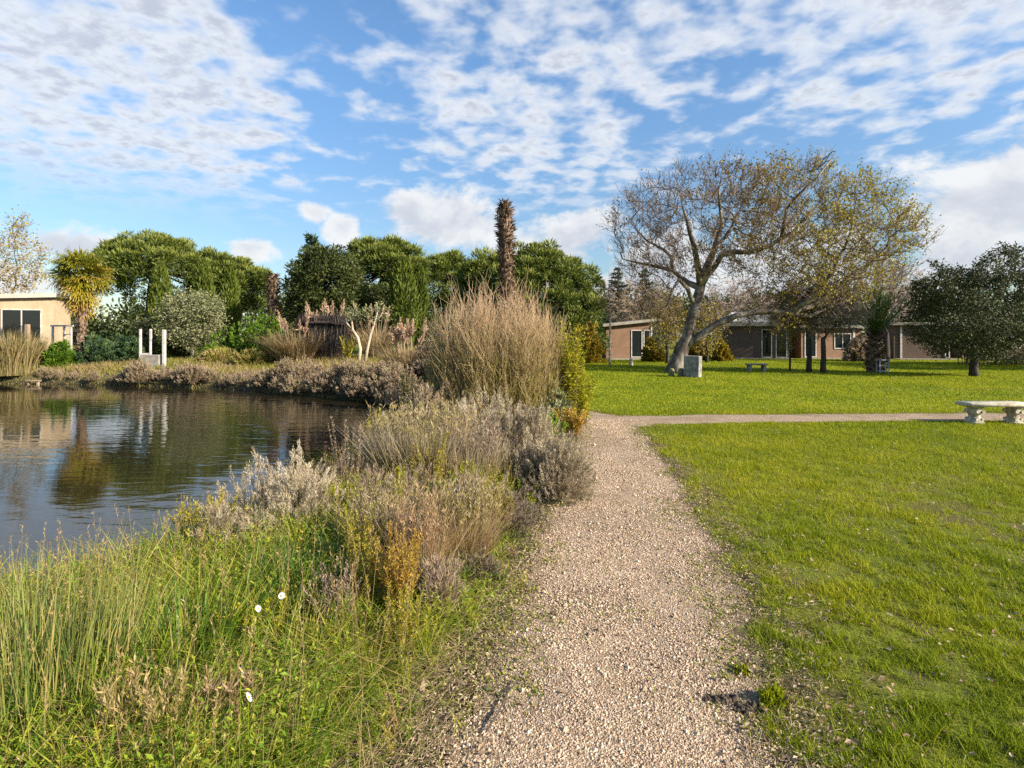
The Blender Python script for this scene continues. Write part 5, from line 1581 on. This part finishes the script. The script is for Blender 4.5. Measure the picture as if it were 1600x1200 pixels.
bgpine(248, 46, 374, 92, 428, 'broad umbrella pine with clear trunk right of fan palm', 400, 250, trunk_x=229, low=-.35)
bgpine(365, 47, 407, 56, 450, 'lower umbrella pine crown joining right of the broadest one', 401, 150, low=-.4)
bgpine(600, 44, 380, 62, 430, 'bright rounded umbrella pine behind pale stemmed tree', 402, 200, low=-.5)
bgpine(694, 50, 402, 40, 440, 'small distant umbrella pine left of the dead palm trunk', 403, 110, low=-.5)
bgpine(845, 40, 391, 95, 500, 'large domed pine reaching nearly to ground right of dead palm trunk', 404, 330, low=-.3)
bgpine(762, 43, 400, 45, 470, 'pine crown directly behind the dead palm trunk', 405, 150, low=-.5)

# dark round oak and other evergreens
Yt = 39.0; s = Yt / F
t = tuft('evergreen_oak', 'dark round evergreen oak left of bright umbrella pine', 'tree', 510, Yt); rg = R(410); z0 = float(t.location[2])
P = np.concatenate([ell(rg, 260, (0, 0, gz(445, Yt) - z0), (57 * s, 2.2, 58 * s), .55), ell(rg, 60, (-30 * s, 0, gz(480, Yt) - z0), (35 * s, 1.6, 30 * s), .4)])
mb = MB(); crown_clump(mb, P, .55, 90, .24, .10, 411); mb.build('crown', M['oak'], t)
mb = MB(); tube(mb, [(0, 0, 0), (0, 0, 1.2), (.1, 0, 3.2)], [.25, .2, .12], 8, rough=.1); mb.build('trunk', M['darkbark'], t)
t = tuft('evergreen_oak', 'dark shaded evergreen below the bright umbrella pine', 'tree', 580, 41); rg = R(413)
mb = MB(); crown_clump(mb, ell(rg, 150, (0, 0, 2.9), (2.0, 1.5, 2.2), .4), .5, 70, .24, .09, 414); mb.build('crown', M['oak'], t)
mb = MB(); tube(mb, [(0, 0, 0), (0, 0, 1.5), (.1, 0, 3)], [.2, .16, .1], 8, rough=.1); mb.build('trunk', M['darkbark'], t)


def conifer(t, H, Rb, mat, seed, tiers=16, start=.1, up=.25, L=.32):
    rg = R(seed); mt = MB(); tube(mt, [(0, 0, 0), (0, 0, H * .6), (0, 0, H)], [.2, .12, .02], 7); mt.build('trunk', M['darkbark'], t)
    mb = MB(); ms_ = []
    for k in range(tiers):
        f = start + (1 - start) * k / tiers; nb = 8 if f < .8 else 5
        for j in range(nb):
            a = rg.uniform(0, 2 * PI); l = Rb * (1 - f) ** .8 * rg.uniform(.65, 1.15) + .12
            p0 = np.array([0, 0, H * f]); d = np.array([math.cos(a), math.sin(a), up * rg.uniform(.2, 1.4) - .1])
            m_ = int(26 * (l / Rb) + 8) * 2; u = rg.random(m_)[:, None]
            P = p0 + d * l * u + rg.normal(0, .07, (m_, 3)); ms_.append((P, np.tile(d, (m_, 1)) + rg.normal(0, .5, (m_, 3))))
    P = np.concatenate([q[0] for q in ms_]); D = np.concatenate([q[1] for q in ms_]); n = len(P)
    leaves(mb, P, D, rg.normal(0, 1, (n, 3)), L * rg.uniform(.6, 1.3, n), L * .3, np.clip(rg.normal(.45, .25, n), 0, 1), .5)
    mb.build('crown', M[mat], t)


t = tuft('conifer', 'blue green spiky conifer rising behind the dark round oak', 'tree', 487, 43); conifer(t, gz(366, 43) - .4, 2.1, 'pinedark', 420, 15, .25, .7, .42)
t = tuft('conifer', 'dark conifer behind slim reddish tree', 'tree', 966, 58); conifer(t, gz(414, 58), 2.4, 'pinedark', 421, 18, .1)
t = tuft('conifer', 'dark conifer left of leaning tree crown', 'tree', 1008, 58); conifer(t, gz(418, 58), 2.2, 'pinedark', 422, 18, .1)


def cypress(t, H, Rb, seed, mat='cypress'):
    rg = R(seed); n = 5200; u = rg.random(n); a = rg.uniform(0, 2 * PI, n); lum = .75 + .5 * fbm(a * 1.4, u * 7, seed)
    rad = Rb * np.clip(np.sin(np.clip(u * .93 + .07, 0, 1) * PI) ** .55, .12, 1) * lum * np.sqrt(.35 + .65 * rg.random(n))
    P = np.stack([rad * np.cos(a), rad * np.sin(a), .15 + u * H * .97], 1); mb = MB()
    leaves(mb, P, np.stack([np.cos(a) * .35, np.sin(a) * .35, np.ones(n)], 1) + rg.normal(0, .2, (n, 3)), rg.normal(0, 1, (n, 3)), .34, .09, np.clip(lum - .5 + rg.normal(0, .18, n), 0, 1), u)
    mb.build('crown', M[mat], t); mt = MB(); tube(mt, [(0, 0, -.1), (0, 0, H * .8)], [.12, .03], 7); mt.build('trunk', M['darkbark'], t)


for i, (x, Yt, ty, rb, lab) in enumerate(((630, 38, 404, .95, 'tall bright columnar cypress at right of bright umbrella pine'), (250, 41, 412, .75, 'columnar cypress under the left end of broad umbrella pine'),
                                          (318, 41, 408, .8, 'columnar cypress under the right end of broad umbrella pine'), (357, 42, 416, .75, 'columnar cypress under the lower pine crown'),
                                          (655, 40, 418, .6, 'thin columnar cypress just right of the tall bright one'))):
    t = tuft('cypress', lab, 'tree', x, Yt); cypress(t, gz(ty, Yt) - float(t.location[2]), rb, 430 + i)

# bare and autumn trees behind
t = tuft('bare_tree', 'pale bare tree with few yellow leaves above the ochre house', 'tree', 18, 45); rg = R(440); s = 45 / F
bare_tree(t, [(0, 0, 0), (0, 0, 2.5)], [.26, .2], np.concatenate([ell(rg, 330, (0, 0, gz(410, 45) - .4), (50 * s, 2.4, 60 * s), .2), ell(rg, 90, (12 * s, 0, gz(360, 45) - .4), (22 * s, 1, 22 * s), .1)]), 441, .42, 4, .8, .016, .5, 'darkbark', 'pinktwig', 4, .6, 'planeleaf', .95, .2)
t = tuft('bare_tree', 'pinkish bare tree behind the date palm', 'tree', 1385, 37); rg = R(445); s = 37 / F
bare_tree(t, [(0, 0, 0), (0, 0, 1.6)], [.22, .17], ell(rg, 420, (-5 * s, 0, gz(455, 37)), (62 * s, 2.2, 55 * s), .2), 446, .34, 6, .8, .017, .5, 'darkbark', 'pinktwig', 3.4, .5)
t = tuft('bare_tree', 'brown bare tree above roof of the orange house', 'tree', 1005, 48); rg = R(450); s = 48 / F
bare_tree(t, [(0, 0, 0), (0, 0, 2.0)], [.24, .17], ell(rg, 380, (0, 0, gz(480, 48)), (62 * s, 2.2, 42 * s), .2), 451, .38, 6, .9, .02, .3, 'darkbark', 'purple', 3.8, .55)
t = tuft('bare_tree', 'grey bare tree behind house roofs between leaning tree and bare pair', 'tree', 1150, 50); rg = R(455); s = 50 / F
bare_tree(t, [(0, 0, 0), (0, 0, 2.0)], [.24, .17], ell(rg, 300, (0, 0, gz(475, 50)), (70 * s, 2.2, 42 * s), .2), 456, .4, 6, .9, .02, .3, 'darkbark', 'pinktwig', 3.8, .6)
for i, (x, Yt, ty, hw, lab) in enumerate(((1042, 35, 452, 30, 'golden brown leafed tree seen left of the leaning trunk'), (1104, 36, 470, 34, 'golden brown leafed tree seen right of the leaning trunk'))):
    t = tuft('autumn_tree', lab, 'tree', x, Yt); rg = R(456 + i); s = Yt / F; zt_ = gz(ty, Yt); zb = .6
    bare_tree(t, [(0, 0, 0), (.05, 0, .6), (0, 0, 1.2)], [.12, .10, .08], ell(rg, 260, (0, 0, (zt_ + zb) / 2), (hw * s, 1.1, (zt_ - zb) / 2), .15), 457 + 3 * i, .28, 3, .45, .009, .3, 'darkbark', 'greytwig', 2.6, .36, 'gold_leaf', 1.6, .17)
for i, (x, Yt, Rx, H_, lab) in enumerate(((1022, 38, .8, 1.5, 'low golden brown bush behind left of leaning trunk'), (1130, 38, .6, 1.3, 'low golden brown bush by corner of grey roofed house'), (1092, 39, .7, 1.4, 'low golden bush behind the stone slab'),
                                         (1345, 38, .95, 1.5, 'brown bush left of date palm by house wall'), (915, 36, 1.0, 2.4, 'dull golden bush at edge of lawn right of domed pine'))):
    t = tuft('autumn_bush', lab, 'bush', x, Yt); dome_shrub(t, Rx, H_, 300, 30, .18, .08, 'gold_leaf' if i != 3 else 'purple', seed=460 + i, ns=60, upw=.2)
# far tree line (reads as one mass)
rg = R(470); mb = MB(); n = 1500
az = rg.uniform(-1.05, 1.05, n); Yf = rg.uniform(72, 95, n); X = np.tan(az * .82) * Yf
topz = 3.2 + 5.0 * fbm(X * .05, Yf * .03, 471) + 1.5 * smooth((X + 50) / 10) - 1.8 * smooth((-X - 48) / 8)
P = np.stack([X, Yf, topz * rg.random(n) ** .6], 1)
crown_clump(mb, P, 1.7, 42, .75, .30, 472)
tag(mb.build('distant_trees', M['oak']), 'dim far line of trees beyond the park', kind='stuff')

# ------------------------------------------------------------------ sky, sun, camera
SUN_EL, SUN_DIR = math.radians(27), (0.90, -0.436)         # towards the sun: right and a little behind
w = bpy.data.worlds.new('World'); sc.world = w; w.use_nodes = True
nt = w.node_tree
for n in list(nt.nodes):
    nt.nodes.remove(n)
wo = nt.nodes.new('ShaderNodeOutputWorld'); bgn = nt.nodes.new('ShaderNodeBackground')
sky = nt.nodes.new('ShaderNodeTexSky'); sky.sky_type = 'NISHITA'; sky.sun_disc = False
sky.sun_elevation = SUN_EL; sky.sun_rotation = math.atan2(SUN_DIR[0], SUN_DIR[1])
sky.air_density = 1.0; sky.dust_density = .6; sky.ozone_density = 2.0
tc = nt.nodes.new('ShaderNodeTexCoord'); sp_ = nt.nodes.new('ShaderNodeSeparateXYZ'); nt.links.new(tc.outputs['Generated'], sp_.inputs[0])
dx, dy, dz = sp_.outputs
Az = mth(nt, 'ARCTAN2', dx, dy); hyp = mth(nt, 'SQRT', mth(nt, 'ADD', mth(nt, 'MULTIPLY', dx, dx), mth(nt, 'MULTIPLY', dy, dy))); El = mth(nt, 'ARCTAN2', dz, hyp)
den = mth(nt, 'ADD', mth(nt, 'MAXIMUM', dz, 0.0), .14)
cb = nt.nodes.new('ShaderNodeCombineXYZ'); nt.links.new(mth(nt, 'DIVIDE', dx, den), cb.inputs[0]); nt.links.new(mth(nt, 'DIVIDE', dy, den), cb.inputs[1])
UV = cb.outputs[0]


def ang(px, py):
    a = math.atan((px - 800) / F)
    return a, math.atan((HZ - py) / F * math.cos(a))


def blob(px, py, rpx, rpy, rot=0.0):
    """1 at the centre of a patch of sky, 0 at its rim"""
    a, e = ang(px, py); ra = rpx / F * math.cos(a) ** 2; re = rpy / F * math.cos(a)
    u = mth(nt, 'SUBTRACT', Az, a); v = mth(nt, 'SUBTRACT', El, e)
    if rot:
        c_, s_ = math.cos(rot), math.sin(rot)
        u, v = mth(nt, 'ADD', mth(nt, 'MULTIPLY', u, c_), mth(nt, 'MULTIPLY', v, s_)), mth(nt, 'SUBTRACT', mth(nt, 'MULTIPLY', v, c_), mth(nt, 'MULTIPLY', u, s_))
    u = mth(nt, 'DIVIDE', u, ra); v = mth(nt, 'DIVIDE', v, re)
    return mth(nt, 'SUBTRACT', 1.0, mth(nt, 'SQRT', mth(nt, 'ADD', mth(nt, 'MULTIPLY', u, u), mth(nt, 'MULTIPLY', v, v))))


def mx(*a):
    r_ = a[0]
    for q in a[1:]:
        r_ = mth(nt, 'MAXIMUM', r_, q)
    return r_


# high broken cloud sheet, seen in perspective
big = noise(nt, UV, .8, 4, .55, dist=.2); cell = noise(nt, UV, 7.4, 3, .5, dist=.15); fil = noise(nt, UV, 20, 4, .6)
cov = mx(mth(nt, 'MULTIPLY', maprange(nt, blob(90, 80, 800, 420, -.2), 0, .75), 1.0),
         mth(nt, 'MULTIPLY', maprange(nt, blob(1500, 20, 800, 330), 0, .8), .80),
         mth(nt, 'MULTIPLY', maprange(nt, blob(820, 200, 480, 200, -.3), 0, .8), .74),
         mth(nt, 'MULTIPLY', maprange(nt, blob(950, 20, 620, 280), 0, .8), .74), .34)
dens = mth(nt, 'ADD', mth(nt, 'ADD', mth(nt, 'MULTIPLY', cell, .98), mth(nt, 'MULTIPLY', fil, .20)), mth(nt, 'MULTIPLY', big, .22))
dens = mth(nt, 'ADD', dens, mth(nt, 'SUBTRACT', mth(nt, 'MULTIPLY', cov, .46), .135))
al1 = maprange(nt, dens, .72, 1.04)
al1 = mth(nt, 'MULTIPLY', al1, maprange(nt, El, .15, .28))
thick = maprange(nt, mth(nt, 'ADD', dens, mth(nt, 'MULTIPLY', mth(nt, 'SUBTRACT', fil, .5), .6)), .92, 1.25)
# low heaped clouds near the horizon
NA = nt.nodes.new('ShaderNodeCombineXYZ'); nt.links.new(Az, NA.inputs[0]); nt.links.new(mth(nt, 'MULTIPLY', El, 1.4), NA.inputs[1])
NB = nt.nodes.new('ShaderNodeCombineXYZ'); nt.links.new(mth(nt, 'ADD', Az, .02), NB.inputs[0]); nt.links.new(mth(nt, 'MULTIPLY', mth(nt, 'ADD', El, .03), 1.4), NB.inputs[1])
puff = noise(nt, NA.outputs[0], 8, 7, .62, dist=.2); puffb = noise(nt, NB.outputs[0], 8, 4, .6, dist=.2)
hb = mx(blob(1550, 310, 200, 125), blob(1500, 400, 150, 60), blob(710, 350, 130, 62), blob(640, 330, 60, 36), blob(880, 380, 110, 72), blob(385, 388, 52, 24), blob(537, 355, 36, 28), blob(490, 330, 30, 20),
        blob(110, 390, 130, 36), blob(1090, 420, 210, 80), blob(1250, 415, 190, 70), blob(20, 440, 140, 45), blob(960, 450, 180, 45))
hd = mth(nt, 'ADD', mth(nt, 'MULTIPLY', hb, .62), mth(nt, 'MULTIPLY', mth(nt, 'SUBTRACT', puff, .5), 1.9))
al2 = mth(nt, 'MULTIPLY', maprange(nt, hd, .02, .34), .9)
hs_ = maprange(nt, mth(nt, 'SUBTRACT', mth(nt, 'MULTIPLY', mth(nt, 'SUBTRACT', puff, puffb), 2.2), mth(nt, 'MULTIPLY', hd, .55)), -.6, .12)
hsat = nt.nodes.new('ShaderNodeHueSaturation'); hsat.inputs['Saturation'].default_value = 1.15; hsat.inputs['Value'].default_value = 1.18
nt.links.new(sky.outputs[0], hsat.inputs['Color'])
K = 1.0
grad = mth(nt, 'ADD', .62, mth(nt, 'MULTIPLY', maprange(nt, El, .0, .5), .40))
skyc = nt.nodes.new('ShaderNodeVectorMath'); skyc.operation = 'SCALE'; nt.links.new(hsat.outputs[0], skyc.inputs[0]); nt.links.new(grad, skyc.inputs['Scale'])
c1 = mixc(nt, thick, (4.5, 4.7, 5.0), (3.1, 3.3, 3.8))
c2 = mixc(nt, hs_, (3.45, 3.6, 3.95), (5.0, 5.0, 5.0))
col = mixc(nt, mth(nt, 'MULTIPLY', al1, .9), skyc.outputs[0], c1)
col = mixc(nt, al2, col, c2)
nt.links.new(col, bgn.inputs[0]); bgn.inputs[1].default_value = .084
nt.links.new(bgn.outputs[0], wo.inputs[0])

sl = bpy.data.lights.new('sun', 'SUN'); sl.energy = 4.6; sl.angle = math.radians(.53); sl.color = (1.0, .90, .76)
so = bpy.data.objects.new('sun', sl); C.objects.link(so)
from mathutils import Vector
d = Vector((SUN_DIR[0] * math.cos(SUN_EL), SUN_DIR[1] * math.cos(SUN_EL), math.sin(SUN_EL)))
so.rotation_euler = d.to_track_quat('Z', 'Y').to_euler(); so.location = (20, -10, 30)

cam = bpy.data.cameras.new('camera'); co = bpy.data.objects.new('camera', cam); C.objects.link(co)
cam.sensor_fit = 'HORIZONTAL'; cam.sensor_width = 36; cam.lens = F / 1600 * 36; cam.shift_y = -(600 - HZ) / 1600
cam.clip_end = 5000; cam.clip_start = .05
co.location = (0, 0, CZ); co.rotation_euler = (PI / 2, 0, 0); sc.camera = co

sc.view_settings.view_transform = 'Standard'; sc.view_settings.look = 'None'; sc.view_settings.exposure = 1.2; sc.view_settings.gamma = 1
cy = sc.cycles
cy.max_bounces = 6; cy.diffuse_bounces = 3; cy.glossy_bounces = 3; cy.transmission_bounces = 3; cy.transparent_max_bounces = 4
cy.use_denoising = False; cy.use_adaptive_sampling = True; cy.adaptive_threshold = .012
cy.caustics_reflective = False; cy.caustics_refractive = False
